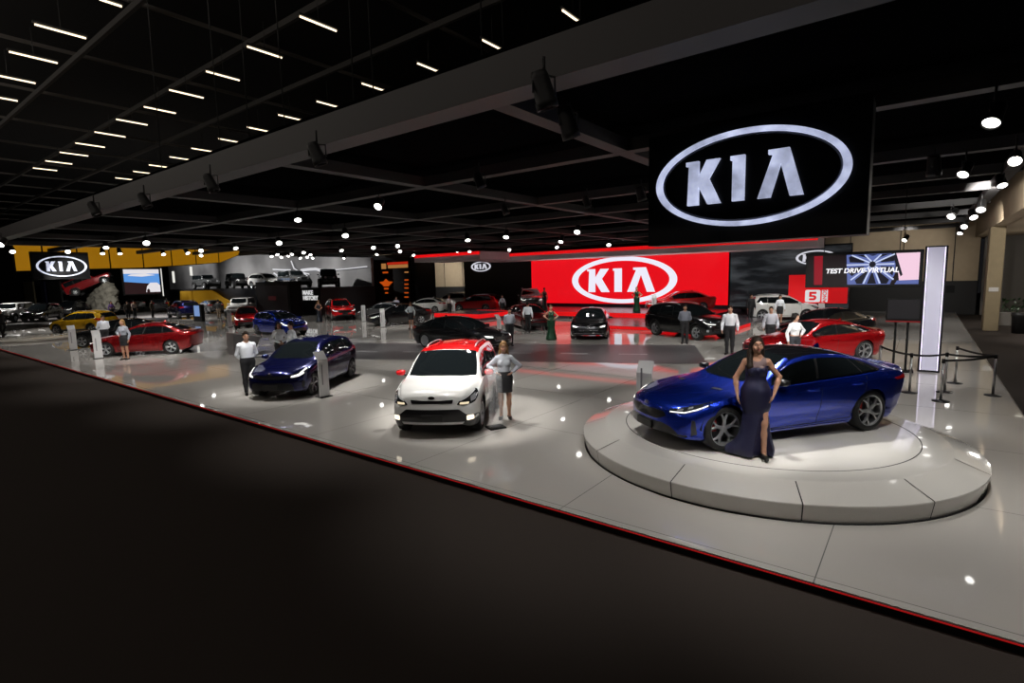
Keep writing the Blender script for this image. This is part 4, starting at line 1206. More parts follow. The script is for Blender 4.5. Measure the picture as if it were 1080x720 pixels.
# lane printed on the stand floor
lane_m = mat('lane_grey', srgb(92, 90, 92), .32, noise=.1, nscale=1.5)
b = MB()
u = unit(V3(7.6, 3.35, 0)); v = V3(-u[1], u[0], 0)
def lane_quad(p, a, w_):
    p = np.array(p, float); return [p + u * 0, p + u * a, p + u * a + v * w_, p + v * w_]
P0 = V3(-5.7, 18.35, .004)
q = [P0 - u * 19, P0, P0 + v * 5.1, P0 + v * 5.1 - u * 19]
b.add(q, [(0, 1, 2, 3)], 0)
for k in range(8):
    s = P0 - u * (2.0 + k * 2.3) + v * 2.1 + V3(0, 0, .003)
    b.add([s, s - u * 1.1, s - u * 1.1 + v * .12, s + v * .12], [(3, 2, 1, 0)], 1)
for k in range(7):
    s = P0 - u * 16.0 + v * (.35 + k * .68) + V3(0, 0, .003)
    b.add([s, s - u * 2.4, s - u * 2.4 + v * .36, s + v * .36], [(3, 2, 1, 0)], 1)
struct('floor_marking', b.mesh('floor_marking', lane_m, mat('lane_white', srgb(200, 198, 200), .3)))

# canopy
CZ = 5.5
b = MB(); b.box(((CL + 1.85) / 2, (FY + 46) / 2, 6.02), (1.85 - CL, 46 - FY, .06)); struct('ceiling', b.mesh('ceiling', canopy_m))
b = MB()
b.box(((CL + 1.85) / 2, FY + .23, CZ + .275), (1.85 - CL, .46, .55))
o = b.build('canopy_fascia', beam_m); tag(o, 'long dark grey fascia beam along the front edge of the black canopy', 'beam')
ys = [10.15, 15.3, 19.2, 22.9, 27.9, 33.0, 38.0, 43.0]
nth = ['first', 'second', 'third', 'fourth', 'fifth', 'sixth', 'seventh', 'eighth', 'ninth', 'tenth', 'eleventh', 'twelfth', 'thirteenth', 'fourteenth', 'fifteenth', 'sixteenth', 'seventeenth', 'eighteenth', 'nineteenth', 'twentieth']
def ordinal(i): return nth[i] if i < len(nth) else 'number %d' % (i + 1)
b0 = None
for i, y in enumerate(ys):
    b = MB(); b.box(((CL + 1.85) / 2, y, CZ + .12), (1.85 - CL, .28, .24))
    tag(b.build('canopy_beam', beam2_m), '%s long black-grey canopy beam behind the front fascia' % nth[i], 'beam', 'long beams of the canopy grid')
for i, x in enumerate([1.62, -4.9, -10.6, -16.5, -22.3, -28.1, -33.9, -39.7]):
    b = MB(); b.box((x, (FY + .46 + 46) / 2, CZ + .12), (.3, 46 - FY - .46, .235))
    tag(b.build('canopy_cross_beam', beam2_m), '%s cross beam of the canopy grid counted from the right end' % nth[i], 'beam', 'cross beams of the canopy grid')

# hall shell
b = MB(); b.box((-40, 30, 15.2), (200, 120, .2)); struct('ceiling_hall', b.mesh('ceiling_hall', mat('hall_roof', (.004, .004, .004), .95)))
b = MB(); b.box((-62, BY + .25, 5.5), (130, .5, 19.2)); struct('wall_back', b.mesh('wall_back', mat('hall_back_wall', srgb(24, 24, 25), .9)))
b = MB(); b.box((-128, 25, 7.5), (.5, 90, 15.2)); struct('wall_left', b.mesh('wall_left', mat('hall_far_wall', srgb(14, 14, 14), .95)))
# lit concrete end wall beyond the stand (upper beige, lower dark)
b = MB()
b.box((-28.6, 47.4, 5.6), (62.8, .3, 6.9), mi=0)
b.box((-28.6, 47.35, 1.03), (62.8, .34, 2.25), mi=1)
for k in range(21): b.box((-58.5 + 3 * k, 47.23, 5.6), (.05, .03, 6.9), mi=1)
struct('wall_end', b.mesh('wall_end', concrete_m, mat('dark_dado', srgb(26, 25, 25), .7)))
# gallery along the right
b = MB()
b.box((2.75, 33, 7.55), (.5, 34, 5.1)); b.box((7, 33, 5.15), (8.1, 34, .3))
struct('wall_gallery', b.mesh('wall_gallery', concrete_m))
b = MB()
b.box((2.72, 35.9, 2.45), (.58, 1.1, 5.1), bev=.04)
struct('column_1', b.mesh('column_1', mat('column_concrete', srgb(128, 114, 88), .85, noise=.15, nscale=3)))
b = MB(); b.box((7.5, 47.0, 2.4), (9, .3, 5.2)); struct('wall_right', b.mesh('wall_right', mat('gallery_wall', srgb(110, 106, 100), .85, noise=.1, nscale=1.2)))

# ---------------------------------------------------------------- signs
def plane_M(x, y, z, rz=0.0):
    """XY of a drawing onto an upright plane at (x,y,z); rz=0 faces -Y, rz=90 faces +X"""
    return Matrix.Translation((x, y, z)) @ Matrix.Rotation(R(rz), 4, 'Z') @ Matrix.Rotation(R(90), 4, 'X')
def frost(name, rgb, s):
    """lit acrylic with uneven brightness"""
    if name in MATS: return MATS[name]
    m = mat(name, (.3, .32, .36), .3, emit=rgb, es=s)
    nt = m.node_tree; p = nt.nodes['Principled BSDF']
    tc = nt.nodes.new('ShaderNodeTexCoord'); nz = nt.nodes.new('ShaderNodeTexNoise'); nz.inputs['Scale'].default_value = 3.5; nz.inputs['Detail'].default_value = 6
    mr = nt.nodes.new('ShaderNodeMapRange'); mr.inputs[1].default_value = .3; mr.inputs[2].default_value = .7; mr.inputs[3].default_value = s * .55; mr.inputs[4].default_value = s * 1.3
    nt.links.new(tc.outputs['Object'], nz.inputs['Vector']); nt.links.new(nz.outputs['Fac'], mr.inputs[0]); nt.links.new(mr.outputs[0], p.inputs['Emission Strength'])
    return m
def logo_parts(parent, half, x, y, z, rz, face, ring=None, asp=1.0, depth=.06, edge=None, ls=1.0, inner=.868, sp=1.0):
    """oval ring and the three letters, each a mesh of its own; local to parent"""
    M = plane_M(x, y, z, rz) @ Matrix.Diagonal((1, asp, 1, 1))
    r = MB(); r.ring((half, half * .445), (half * inner, half * (.445 - (1 - inner) * .6)), depth, M, 0); r.build('logo_ring', ring or face, parent)
    if edge:
        r = MB(); r.ring((half * (inner - .008), half * (.437 - (1 - inner) * .6)), (half * (inner - .022), half * (.425 - (1 - inner) * .6)), depth * .7, M, 0); r.build('logo_ring_edge', edge, parent)
    for P in (KIA_K, KIA_I, KIA_A):
        mid = (min(p[0] for p in P) + max(p[0] for p in P)) / 2
        l = MB(); l.prism([((px - mid) / 331 * half * ls * (.93 if sp != 1 else 1) + (mid - 691) / 331 * half * ls * sp, -(py - 332) / 331 * half * ls) for px, py in P], depth, M); l.build('logo_letter', face, parent)

# the big hanging sign
sx0, sx1, sy = -4.02, -.70, 9.35
sz0, sz1 = 3.60, 5.5
sg = empty('hanging_sign', (0, 0, 0), 0, 'big black hanging sign box with lit silver oval logo, nearest the front', 'sign')
sgm = mat('sign_black_gloss', (.004, .0043, .0047), .4, spec=.25)
b = MB(); b.box(((sx0 + sx1) / 2, sy + .22, (sz0 + sz1) / 2), (sx1 - sx0, .44, sz1 - sz0)); b.build('sign_box', sgm, sg)
lx = (gy(693.5, 185.5, sy)[0] + gy(899, 185.5, sy)[0]) / 2; lz = (gy(796, 134, sy)[1] + gy(796, 237, sy)[1]) / 2
lit = frost('sign_acrylic_lit', srgb(196, 204, 236), .85)
logo_parts(sg, 1.47, lx, sy, lz, 0, lit, lit, 1.16, .07, mat('logo_inner_edge', srgb(150, 155, 170), .3, .5), .93, .925, 1.06)

# sign at the far left end of the canopy
(y0, z0), (y1, z1) = gx(32, 265, -45.5), gx(96, 294, -45.5)
sl = empty('hanging_sign', (0, 0, 0), 0, 'smaller black hanging sign with lit oval logo in front of the gold panels', 'sign')
b = MB(); b.box((-45.75, (y0 + y1) / 2, (z0 + z1) / 2), (.44, y1 - y0, z0 - z1)); b.build('sign_box', sgm, sl)
yy, zz = gx(65.5, 280.8, -45.5)
half = (gx(92, 281, -45.5)[0] - gx(38.5, 281, -45.5)[0]) / 2
logo_parts(sl, half, -45.5, yy, zz, 90, frost('sign_acrylic_white', srgb(215, 220, 240), .9), None, 1.15, .07, None, .93, .915, 1.06)

# ---------------------------------------------------------------- stage and its screens
STG = mat('stage_grey', srgb(96, 92, 98), .25)
red_lit = emat('red_edge_light', srgb(225, 18, 22), .9)
red_board = mat('stage_red_riser', srgb(215, 20, 24), .25, emit=srgb(225, 18, 22), es=.55)
b = MB(); b.box((-12.2, 37.0, .1), (8.8, 18.2, .2)); struct('floor_stage_step', b.mesh('floor_stage_step', STG))
b = MB(); b.box((-19.8, 39.0, .27), (19.0, 11.2, .5)); struct('floor_stage', b.mesh('floor_stage', mat('stage_plum', srgb(74, 62, 72), .2)))
b = MB(); b.box((-12.2, 27.885, .10), (8.8, .03, .17)); b.box((-7.785, 30.2, .10), (.03, 4.6, .17)); b.box((-16.615, 30.6, .10), (.03, 5.4, .17))
tag(b.build('stage_edge_light', red_lit), 'glowing red strip along the lowest edge of the stage', 'light strip')
b = MB(); b.box((-19.8, 33.385, .36), (19.0, .03, .30)); tag(b.build('stage_riser', red_board), 'glowing red riser board of the upper stage under the red screen', 'riser')
# left wing of the stage with a red edge
b = MB(); b.box((-27.9, 31.2, .25), (4.6, 3.6, .5)); struct('floor_stage_wing', b.mesh('floor_stage_wing', mat('stage_plum', srgb(74, 62, 72), .2)))
b = MB(); b.box((-27.9, 29.385, .33), (4.6, .03, .30)); b.box((-25.585, 31.2, .33), (.03, 3.6, .30))
tag(b.build('stage_edge_light', red_lit), 'glowing red edge of the side platform behind the black saloon', 'light strip')

(wx0, wz1), (wx1, wz0) = gy(560, 274, 40.0), gy(768, 321.7, 40.0)
wz1, wz0 = 4.60, .72
vw = empty('video_wall', (0, 0, 0), 0, 'huge red video wall with white oval logo behind the stage', 'screen')
b = MB(); b.box(((wx0 + wx1) / 2, 40.2, (wz0 + wz1) / 2), (wx1 - wx0, .36, wz1 - wz0)); b.build('screen_case', black_m, vw)
b = MB(); b.box(((wx0 + wx1) / 2, 40.01, (wz0 + wz1) / 2), (wx1 - wx0 - .06, .03, wz1 - wz0 - .06)); b.build('screen_panel', mat('screen_red', (.02, .0, .0), .25, emit=srgb(228, 14, 26), es=1.0), vw)
lx, lz = gy(655.3, 295.2, 40.0)
half = (gy(710.2, 296, 40.0)[0] - gy(600.2, 296, 40.0)[0]) / 2
logo_parts(vw, half, lx, 39.995, lz, 0, emat('screen_white', srgb(238, 236, 250), 1.0), None, .914, .01)
# plinth band under the screen
b = MB(); b.box((-20.2, 39.9, .61), (18.2, .3, .2)); tag(b.build('screen_plinth', mat('plinth_dark', srgb(40, 38, 46), .4)), 'dark plinth band below the huge red video wall', 'plinth')
# red soffit ring over the stage
def soffit(x0, x1, y0, y1, z, label):
    t = empty('ceiling_soffit', (0, 0, 0), 0, label, 'soffit')
    b = MB(); b.box(((x0 + x1) / 2, (y0 + y1) / 2, z + .32), (x1 - x0, y1 - y0, .64)); b.build('soffit_board', mat('soffit_grey', srgb(196, 188, 192), .6), t)
    b = MB(); b.box(((x0 + x1) / 2, y0 - .02, z + .50), (x1 - x0 + .02, .04, .24)); b.build('soffit_light', red_lit, t)
x0, z_ = gy(507, 270.5, 37.0); x1, _ = gy(760, 258, 37.0)
soffit(x0, -5.2, 37.0, 39.9, 4.51, 'long grey soffit with glowing red edge above the red video wall')
x0, z_ = gy(437, 270, 33.0); x1, _ = gy(506, 268, 33.0)
soffit(x0, x1, 33.0, 36.9, 4.62, 'short grey soffit with glowing red edge left of the video wall')

# black wall with the small oval logo left of the screen
(ax, az), (bx, bz) = gy(489, 273, 40.3), gy(560, 322, 40.3)
t = empty('logo_wall', (0, 0, 0), 0, 'black display wall with small white oval logo left of the red screen', 'wall panel')
b = MB(); b.box(((ax + wx0) / 2, 40.5, 2.5), (wx0 - ax, .4, 5.0)); b.build('panel', mat('display_black', (.010, .010, .011), .4), t)
lx, lz = gy(507.3, 281, 40.3)
logo_parts(t, (gy(517.5, 281, 40.3)[0] - gy(497, 281, 40.3)[0]) / 2, lx, 40.3, lz, 0, emat('logo_soft_white', srgb(225, 225, 235), .85), None, .86, .05)
# right dark video wall
def picture_mat():
    m = mat('screen_dark_picture', (.01, .01, .012), .25, emit=(.1, .11, .12), es=1.0)
    nt = m.node_tree; p = nt.nodes['Principled BSDF']
    tc = nt.nodes.new('ShaderNodeTexCoord'); mp = nt.nodes.new('ShaderNodeMapping'); mp.inputs['Scale'].default_value = (.35, 1, 1.6)
    nz = nt.nodes.new('ShaderNodeTexNoise'); nz.inputs['Scale'].default_value = 1.4; nz.inputs['Detail'].default_value = 7
    cr = nt.nodes.new('ShaderNodeValToRGB')
    e = cr.color_ramp.elements; e[0].position = .45; e[0].color = (.006, .007, .008, 1); e[1].position = .8; e[1].color = (.055, .06, .066, 1)
    nt.links.new(tc.outputs['Object'], mp.inputs['Vector']); nt.links.new(mp.outputs['Vector'], nz.inputs['Vector']); nt.links.new(nz.outputs['Fac'], cr.inputs[0])
    nt.links.new(cr.outputs[0], p.inputs['Emission Color'])
    return m
t = empty('video_wall', (0, 0, 0), 0, 'dark grey video wall to the right of the red screen', 'screen')
b = MB(); b.box(((wx1 + -3.7) / 2, 40.4, 2.6), (-3.7 - wx1 - .04, .4, 4.3)); b.build('screen_case', black_m, t)
b = MB(); b.box(((wx1 + -3.7) / 2, 40.18, 2.65), (-3.8 - wx1, .04, 4.0)); b.build('screen_panel', picture_mat(), t)
lx, lz = gy(860.5, 271.5, 40.1)
logo_parts(t, (gy(883, 271, 40.1)[0] - gy(839.5, 271, 40.1)[0]) / 2, lx, 40.15, lz, 0, emat('logo_soft_white', srgb(225, 225, 235), .85), None, .9, .02)
# five year guarantee board
(ax, az), (bx, bz) = gy(832, 290, 39.6), gy(893, 320, 39.6)
t = empty('guarantee_board', (0, 0, 0), 0, 'red board with big white 5 badge behind the white hatchback', 'board')
b = MB(); b.box(((ax + bx) / 2, 39.75, (az + bz) / 2 + .0), (bx - ax, .2, az - bz), bev=.02); b.build('board', mat('board_red', srgb(214, 22, 28), .4, emit=srgb(214, 22, 28), es=.6), t)
b = MB()
cx_, cz_ = gy(857, 312, 39.6)
k = (gy(864.5, 310, 39.6)[0] - gy(848.5, 310, 39.6)[0]) / 2
Mx = plane_M(cx_, 39.64, cz_)
b.prism(round_poly([(-k, -k * .9), (k, -k * .9), (k, k * .9), (-k, k * .9)], k * .25), .03, Mx, 0)
b.prism([(k * 1.2, -k * .9), (k * 1.95, -k * .9), (k * 1.95, k * .9), (k * 1.2, k * .9)], .03, Mx, 0)
b.build('badge', emat('badge_white', srgb(232, 230, 232), .85), t)
b = MB()
five = [(-.45, .62), (.5, .62), (.5, .3), (-.12, .3), (-.12, .12), (.25, .12), (.5, -.08), (.5, -.42), (.25, -.64), (-.45, -.64), (-.45, -.34), (.12, -.34), (.18, -.28), (.18, -.2), (.12, -.14), (-.45, -.14)]
b.prism([(x * k, y * k) for x, y in five], .045, Mx, 0)
b.build('figure_five', mat('board_red', srgb(214, 22, 28), .4), t)
def text_mesh(txt, size, name='lettering', bold=0.0, depth=.01, shear=0.0):
    cu = bpy.data.curves.new(name, 'FONT'); cu.body = txt; cu.size = size; cu.extrude = depth; cu.offset = bold; cu.shear = shear
    cu.align_x = 'CENTER'; cu.align_y = 'CENTER'
    o = bpy.data.objects.new('tmp', cu); COL.objects.link(o)
    dg = bpy.context.evaluated_depsgraph_get()
    me = bpy.data.meshes.new_from_object(o.evaluated_get(dg)); me.name = name
    bpy.data.objects.remove(o); bpy.data.curves.remove(cu)
    return me
me = text_mesh('ANOS', k * .72, 'lettering', .01, .01); me.materials.clear(); me.materials.append(mat('board_red', srgb(214, 22, 28), .4))
o = link('lettering', me, t); o.matrix_world = Mx @ Matrix.Translation((k * 1.58, 0, .035)) @ Matrix.Rotation(R(90), 4, 'Z')

# test drive screen
SYY = 20.0
(ax, az), (bx, bz) = gy(850.5, 268, SYY), gy(975.5, 303, SYY)
ax, bx, az, bz = -3.13, -.05, 3.64, 2.53
ts = empty('test_drive_screen', (0, 0, 0), 0, 'wide hanging screen reading TEST DRIVE-VIRTUAL beside the tall white pillar', 'screen')
b = MB(); b.box(((ax + bx) / 2, SYY + .12, (az + bz) / 2), (bx - ax, .2, az - bz), bev=.02); b.build('screen_case', black_m, ts)
mm = .09
b = MB(); b.box(((ax + bx) / 2, SYY + .015, (az + bz) / 2), (bx - ax - 2 * mm, .02, az - bz - 2 * mm)); b.build('screen_panel', emat('screen_black_red', srgb(22, 12, 15), 1), ts)
W_, H_ = bx - ax - 2 * mm, az - bz - 2 * mm
MS = Matrix.Translation((ax + mm, SYY + .004, bz + mm)) @ Matrix.Rotation(R(90), 4, 'X') @ Matrix.Diagonal((W_, H_, 1, 1))
# picture: wheel rim on the right, red bar, pale sky
b = MB()
b.prism([(.06, 0), (.14, 0), (.135, 1), (.05, 1)], .004, MS, 0)
b.prism([(.38, 0), (.76, 0), (.80, .35), (.80, 1), (.36, 1)], .004, MS, 1)
b.prism([(.84, .04), (1, 0), (1, 1), (.80, 1)], .004, MS, 2)
b.prism([(.80, 0), (1, 0), (1, .14), (.82, .12)], .006, MS, 1)
b.build('picture_blocks', [emat('pic_red', srgb(140, 10, 30), 1), emat('pic_blue', srgb(92, 106, 168), 1), emat('pic_pink', srgb(244, 206, 226), 1)], ts)
b = MB(); hub = np.array((.60, .66))
for k in range(10):
    t0 = 2 * math.pi * (k + .18) / 10; t1 = 2 * math.pi * (k + .82) / 10
    cpt = lambda t, r: (min(.785, max(.345, hub[0] + r * .26 * math.cos(t))), min(.99, max(.02, hub[1] + r * .95 * math.sin(t))))
    P = [cpt(t0 + .1, .30), cpt(t0, .80), cpt((t0 + t1) / 2, .88), cpt(t1, .80), cpt(t1 - .1, .30)]
    P2 = []
    for p in P:
        if not P2 or abs(p[0] - P2[-1][0]) + abs(p[1] - P2[-1][1]) > .012: P2.append(p)
    if len(P2) > 2: b.prism(P2, .007, MS, 0)
b.prism([(hub[0] + .03 * math.cos(t), hub[1] + .11 * math.sin(t)) for t in np.linspace(0, 6.28, 14, endpoint=False)], .008, MS, 0)
b.prism([(.80, 1), (.865, .30), (.848, .25), (.76, 1)], .009, MS, 0)
b.build('picture_rim_gaps', emat('pic_dark', srgb(16, 16, 30), 1), ts)
b = MB()
for k in range(10):
    t0 = 2 * math.pi * k / 10
    a = (hub[0] + .03 * math.cos(t0), hub[1] + .1 * math.sin(t0)); e = (min(.79, hub[0] + .235 * math.cos(t0)), min(.98, max(.03, hub[1] + .86 * math.sin(t0))))
    n_ = unit(np.array((-(e[1] - a[1]) * H_ / W_, e[0] - a[0]))) * .007
    b.prism([(a[0] - n_[0], a[1] - n_[1] * W_ / H_), (e[0] - n_[0], e[1] - n_[1] * W_ / H_), (e[0] + n_[0], e[1] + n_[1] * W_ / H_), (a[0] + n_[0], a[1] + n_[1] * W_ / H_)], .010, MS, 0)
b.build('picture_spokes', emat('pic_pale', srgb(198, 208, 240), 1), ts)
me = text_mesh('TEST DRIVE-VIRTUAL', .26, 'lettering', .008, .004, .15); me.materials.clear(); me.materials.append(emat('text_white', srgb(248, 246, 250), 1.1))
o = link('lettering', me, ts)
wd = max(v.co.x for v in me.vertices) - min(v.co.x for v in me.vertices)
k = W_ * .66 / wd
o.matrix_world = Matrix.Translation((ax + mm + W_ * .50, SYY - .012, bz + mm + H_ * .46)) @ Matrix.Rotation(R(90), 4, 'X') @ Matrix.Diagonal((k, k * 1.0, 1, 1))
for x in (ax + .5, bx - .5):
    b = MB(); b.cyl((x, SYY + .12, az), (x, SYY + .12, 6.0), .012, 6); b.build('hanger_cable', black_m, ts)

# tall lit pillar
tp = empty('light_pillar', (0, 0, 0), 0, 'tall slim black pillar with glowing white front beside the test drive screen', 'pillar')
px0, px1 = .03, .44
b = MB(); b.box(((px0 + px1) / 2, 20.15, 1.86), (px1 - px0 + .12, .26, 3.72), bev=.015); b.build('pillar_body', black_m, tp)
b = MB(); b.box(((px0 + px1) / 2, 20.01, 1.87), (px1 - px0 - .06, .04, 3.62)); b.build('pillar_face', mat('pillar_white', (.5, .5, .55), .4, emit=srgb(150, 146, 176), es=.55), tp)
for x in (px0 + .005, px1 - .005):
    b = MB(); b.box((x, 20.005, 1.87), (.03, .05, 3.62)); b.build('pillar_light', emat('pillar_edge_lit', srgb(236, 226, 255), 1.5), tp)
# small monitor on two posts
mn = empty('monitor_stand', (0, 0, 0), 0, 'black monitor on two thin posts below the test drive screen', 'monitor')
b = MB(); b.box((-.45, 19.75, 1.86), (.84, .12, .66), bev=.015); b.build('monitor', black_m, mn)
b = MB(); b.box((-.45, 19.685, 1.88), (.76, .012, .56)); b.build('monitor_screen', emat('monitor_dim', srgb(30, 28, 30), 1), mn)
b = MB(); b.box((-.45, 19.7, 1.52), (.84, .1, .04)); b.build('monitor_red_line', emat('monitor_red', srgb(110, 20, 22), 1), mn)
for x in (-.62, -.32):
    b = MB(); b.box((x, 19.8, .76), (.06, .06, 1.5)); b.build('post', black_m, mn)
b = MB(); b.box((-.47, 19.8, .02), (.7, .4, .04)); b.build('base', black_m, mn)

# turntable platform
pl = empty('turntable_platform', (-2.2, 10.0, 0), 0, 'round white two-tier turntable platform under the blue fastback car', 'platform')
b = MB()
b.lathe([(0, 0), (3.05, 0), (3.06, .02), (3.10, .235), (3.095, .25), (2.70, .39), (2.66, .40), (0, .40)], 128)
me = sharpen(b.mesh('platform', white_gloss), 20); link('platform_base', me, pl)
b = MB(); b.lathe([(2.3, .400), (2.3, .4015), (2.315, .4015), (2.315, .400)], 128); b.build('turntable_gap', mat('gap_black', (.01, .01, .01), .8), pl)
gapm = mat('gap_black', (.01, .01, .01), .8)
for k in range(12):
    t = R(-98 + 30 * k)
    c, s_ = math.cos(t), math.sin(t)
    prof = [(3.062, .02), (3.103, .236), (3.097, .252), (2.70, .393)]
    b = MB(); vs = []
    for r_, z in prof:
        for sgn in (-1, 1):
            vs.append((r_ * c * 1.0008 - s_ * .007 * sgn, r_ * s_ * 1.0008 + c * .007 * sgn, z + .0012))
    b.add(vs, [(2 * i, 2 * i + 1, 2 * i + 3, 2 * i + 2) for i in range(3)])
    b.build('panel_gap', gapm, pl)
b = MB(); b.lathe([(3.045, .0), (3.075, .0), (3.075, .018), (3.045, .018)], 128); b.build('shadow_gap', gapm, pl)
# ---------------------------------------------------------------- neighbouring stands at the far left
GOLD = mat('gold_backlit', (.30, .17, .01), .5, emit=srgb(186, 128, 6), es=.46)
# gold fascia panels on a plane facing the aisle
edges = [(10.2, 4.55), (12.0, 4.62), (14.3, 4.70), (16.6, 4.76), (19.2, 4.83), (21.6, 5.0), (23.8, 5.17), (26.0, 5.34), (28.2, 6.2)]
names = ['far left', 'second', 'third', 'fourth', 'fifth', 'sixth', 'seventh']
gf = empty('fascia_frame', (0, 0, 0), 0, 'hanging fascia of backlit gold panels high above the neighbouring stand', 'fascia')
for i in range(8):
    (ya, za), (yb, zb) = edges[i], edges[i + 1]
    t = MB()
    M = plane_M(-58, 0, 0, 90)
    P = [(ya + .07, za), (yb - .07, zb), (yb - .07, 6.58), (ya + .07, 6.58)]
    t.prism([(y, z) for y, z in P], .12, M, 0)
    t.build('gold_panel', GOLD, gf)
b = MB(); b.prism([(y, z - .06) for y, z in edges] + [(28.3, 6.7), (10.1, 6.7)], .2, plane_M(-58.25, 0, 0, 90)); b.build('backing', black_m, gf)

# raised deck with its backdrop
DK = 2.55
b = MB(); b.box((-64.5, 32.3, DK / 2), (39, 6.4, DK)); struct('floor_deck', b.mesh('floor_deck', mat('deck_black', srgb(26, 26, 28), .5)))
def backdrop_mat():
    m = mat('backdrop_grey', srgb(120, 120, 122), .6)
    nt = m.node_tree; p = nt.nodes['Principled BSDF']
    tc = nt.nodes.new('ShaderNodeTexCoord'); wv = nt.nodes.new('ShaderNodeTexNoise'); wv.inputs['Scale'].default_value = .12; wv.inputs['Detail'].default_value = 3
    cr = nt.nodes.new('ShaderNodeValToRGB'); e = cr.color_ramp.elements
    e[0].position = .4; e[0].color = (*srgb(96, 96, 98), 1); e[1].position = .6; e[1].color = (*srgb(150, 150, 152), 1)
    nt.links.new(tc.outputs['Object'], wv.inputs['Vector']); nt.links.new(wv.outputs['Fac'], cr.inputs[0]); nt.links.new(cr.outputs[0], p.inputs['Base Color'])
    return m
b = MB()
b.prism([(-98, 0), (-46, 0), (-46, 5.5), (-56, 6.0), (-75, 7.2), (-98, 9.0)], .3, plane_M(0, 36.2, 0))
struct('wall_backdrop', b.mesh('wall_backdrop', backdrop_mat()))
sw = empty('neon_sign', (0, 0, 0), 0, 'white glowing curved lines on the grey backdrop above the off-roaders', 'light')
glow = emat('swoosh_white', srgb(235, 235, 240), .8)
def along(pts, y=35.6): return [(gy(px, py, y)[0], y, gy(px, py, y)[1]) for px, py in pts]
for pts, r_ in (([(318, 285), (326, 284), (333, 283.6), (340, 285.6)], .16), ([(288, 284), (297, 284.5), (306, 284.6)], .09), ([(307, 275), (308.5, 279), (310, 283), (315, 286), (326, 289)], .07),
                ([(289, 288), (292, 290), (294, 294)], .1), ([(313, 286), (320, 287.5), (325, 292)], .07), ([(341, 286), (352, 284.6), (364, 283.5), (387, 281)], .05)):
    t = MB(); t.tube(along(pts), r_, 8); t.build('light_line', glow, sw)
# sign on the deck front
mh = empty('wall_sign', (0, 0, 0), 0, 'white MAKE HISTORY lettering on the dark deck front below the off-roaders', 'sign')
(ax, az), (bx, bz) = gy(317.5, 305.5, 28.9), gy(334, 317.5, 28.9)
for txt, zc, hgt, wid in (('MAKE', az * .72 + bz * .28, (az - bz) * .40, .68), ('HISTORY', az * .25 + bz * .75, (az - bz) * .40, 1.0)):
    me = text_mesh(txt, 1.0, 'lettering', .03, .02); me.materials.clear(); me.materials.append(emat('letter_white', srgb(225, 225, 225), .8))
    xs = [v.co.x for v in me.vertices]; zs_ = [v.co.y for v in me.vertices]
    o = link('lettering', me, mh)
    kx = (bx - ax) * wid / (max(xs) - min(xs)); kz = hgt / (max(zs_) - min(zs_))
    o.matrix_world = Matrix.Translation((ax + (bx - ax) * wid / 2, 29.05, zc)) @ Matrix.Rotation(R(90), 4, 'X') @ Matrix.Diagonal((kx, kz, 1, 1))
b = MB(); b.box(((ax + bx) / 2, 29.09, (az + bz) / 2), ((bx - ax) * 1.1, .04, (az - bz) * 1.2)); b.build('sign_plate', mat('deck_black', srgb(26, 26, 28), .5), mh)
# big black screen box below the deck
(ax, az), (bx, bz) = gy(268, 297.5, 26.5), gy(306, 329, 26.5)
t = empty('screen_box', (0, 0, 0), 0, 'large black screen box standing below the deck of off-roaders', 'screen')
b = MB(); b.box(((ax + bx) / 2, 27.2, az / 2), (bx - ax, 1.2, az), bev=.03); b.build('box', black_m, t)
b = MB(); b.box(((ax + bx) / 2, 26.58, az * .5), ((bx - ax) * .9, .03, az * .8)); b.build('screen_panel', emat('dim_red_screen', srgb(9, 6, 6), 1), t)
b = MB(); b.box(((ax + bx) / 2, 26.56, az * .52), ((bx - ax) * .22, .03, az * .12)); b.build('screen_picture', emat('dim_red_logo', srgb(40, 12, 13), 1), t)
# gold ribbon ramp under the grey off-roader
t = MB()
rib = [(190, 307, 328), (205, 306.5, 324), (222, 306, 322), (228, 309, 322), (235, 314, 325), (243, 318, 327), (250, 321, 329)]
vs = []
for px, pa, pb in rib:
    for pp in (pa, pb):
        x, z = gy(px, pp, 28.6); z = max(z, -.045) if px < 248 or pp == pa else -.045; vs += [(x, 28.6, z), (x, 28.75, z)]
fs = []
for i in range(len(rib) - 1):
    a, c = 4 * i, 4 * i + 4
    fs += [(a, c, c + 2, a + 2), (a + 1, a + 3, c + 3, c + 1), (a, a + 1, c + 1, c), (a + 2, c + 2, c + 3, a + 3)]
n_ = 4 * len(rib) - 4
fs += [(0, 2, 3, 1), (n_, n_ + 1, n_ + 3, n_ + 2)]
t.add(vs, fs); tag(t.build('gold_ribbon', mat('gold_slats', (.45, .27, .03), .4, emit=srgb(150, 105, 10), es=.3)), 'curved gold slatted ribbon wall below the raised grey off-roader', 'panel')
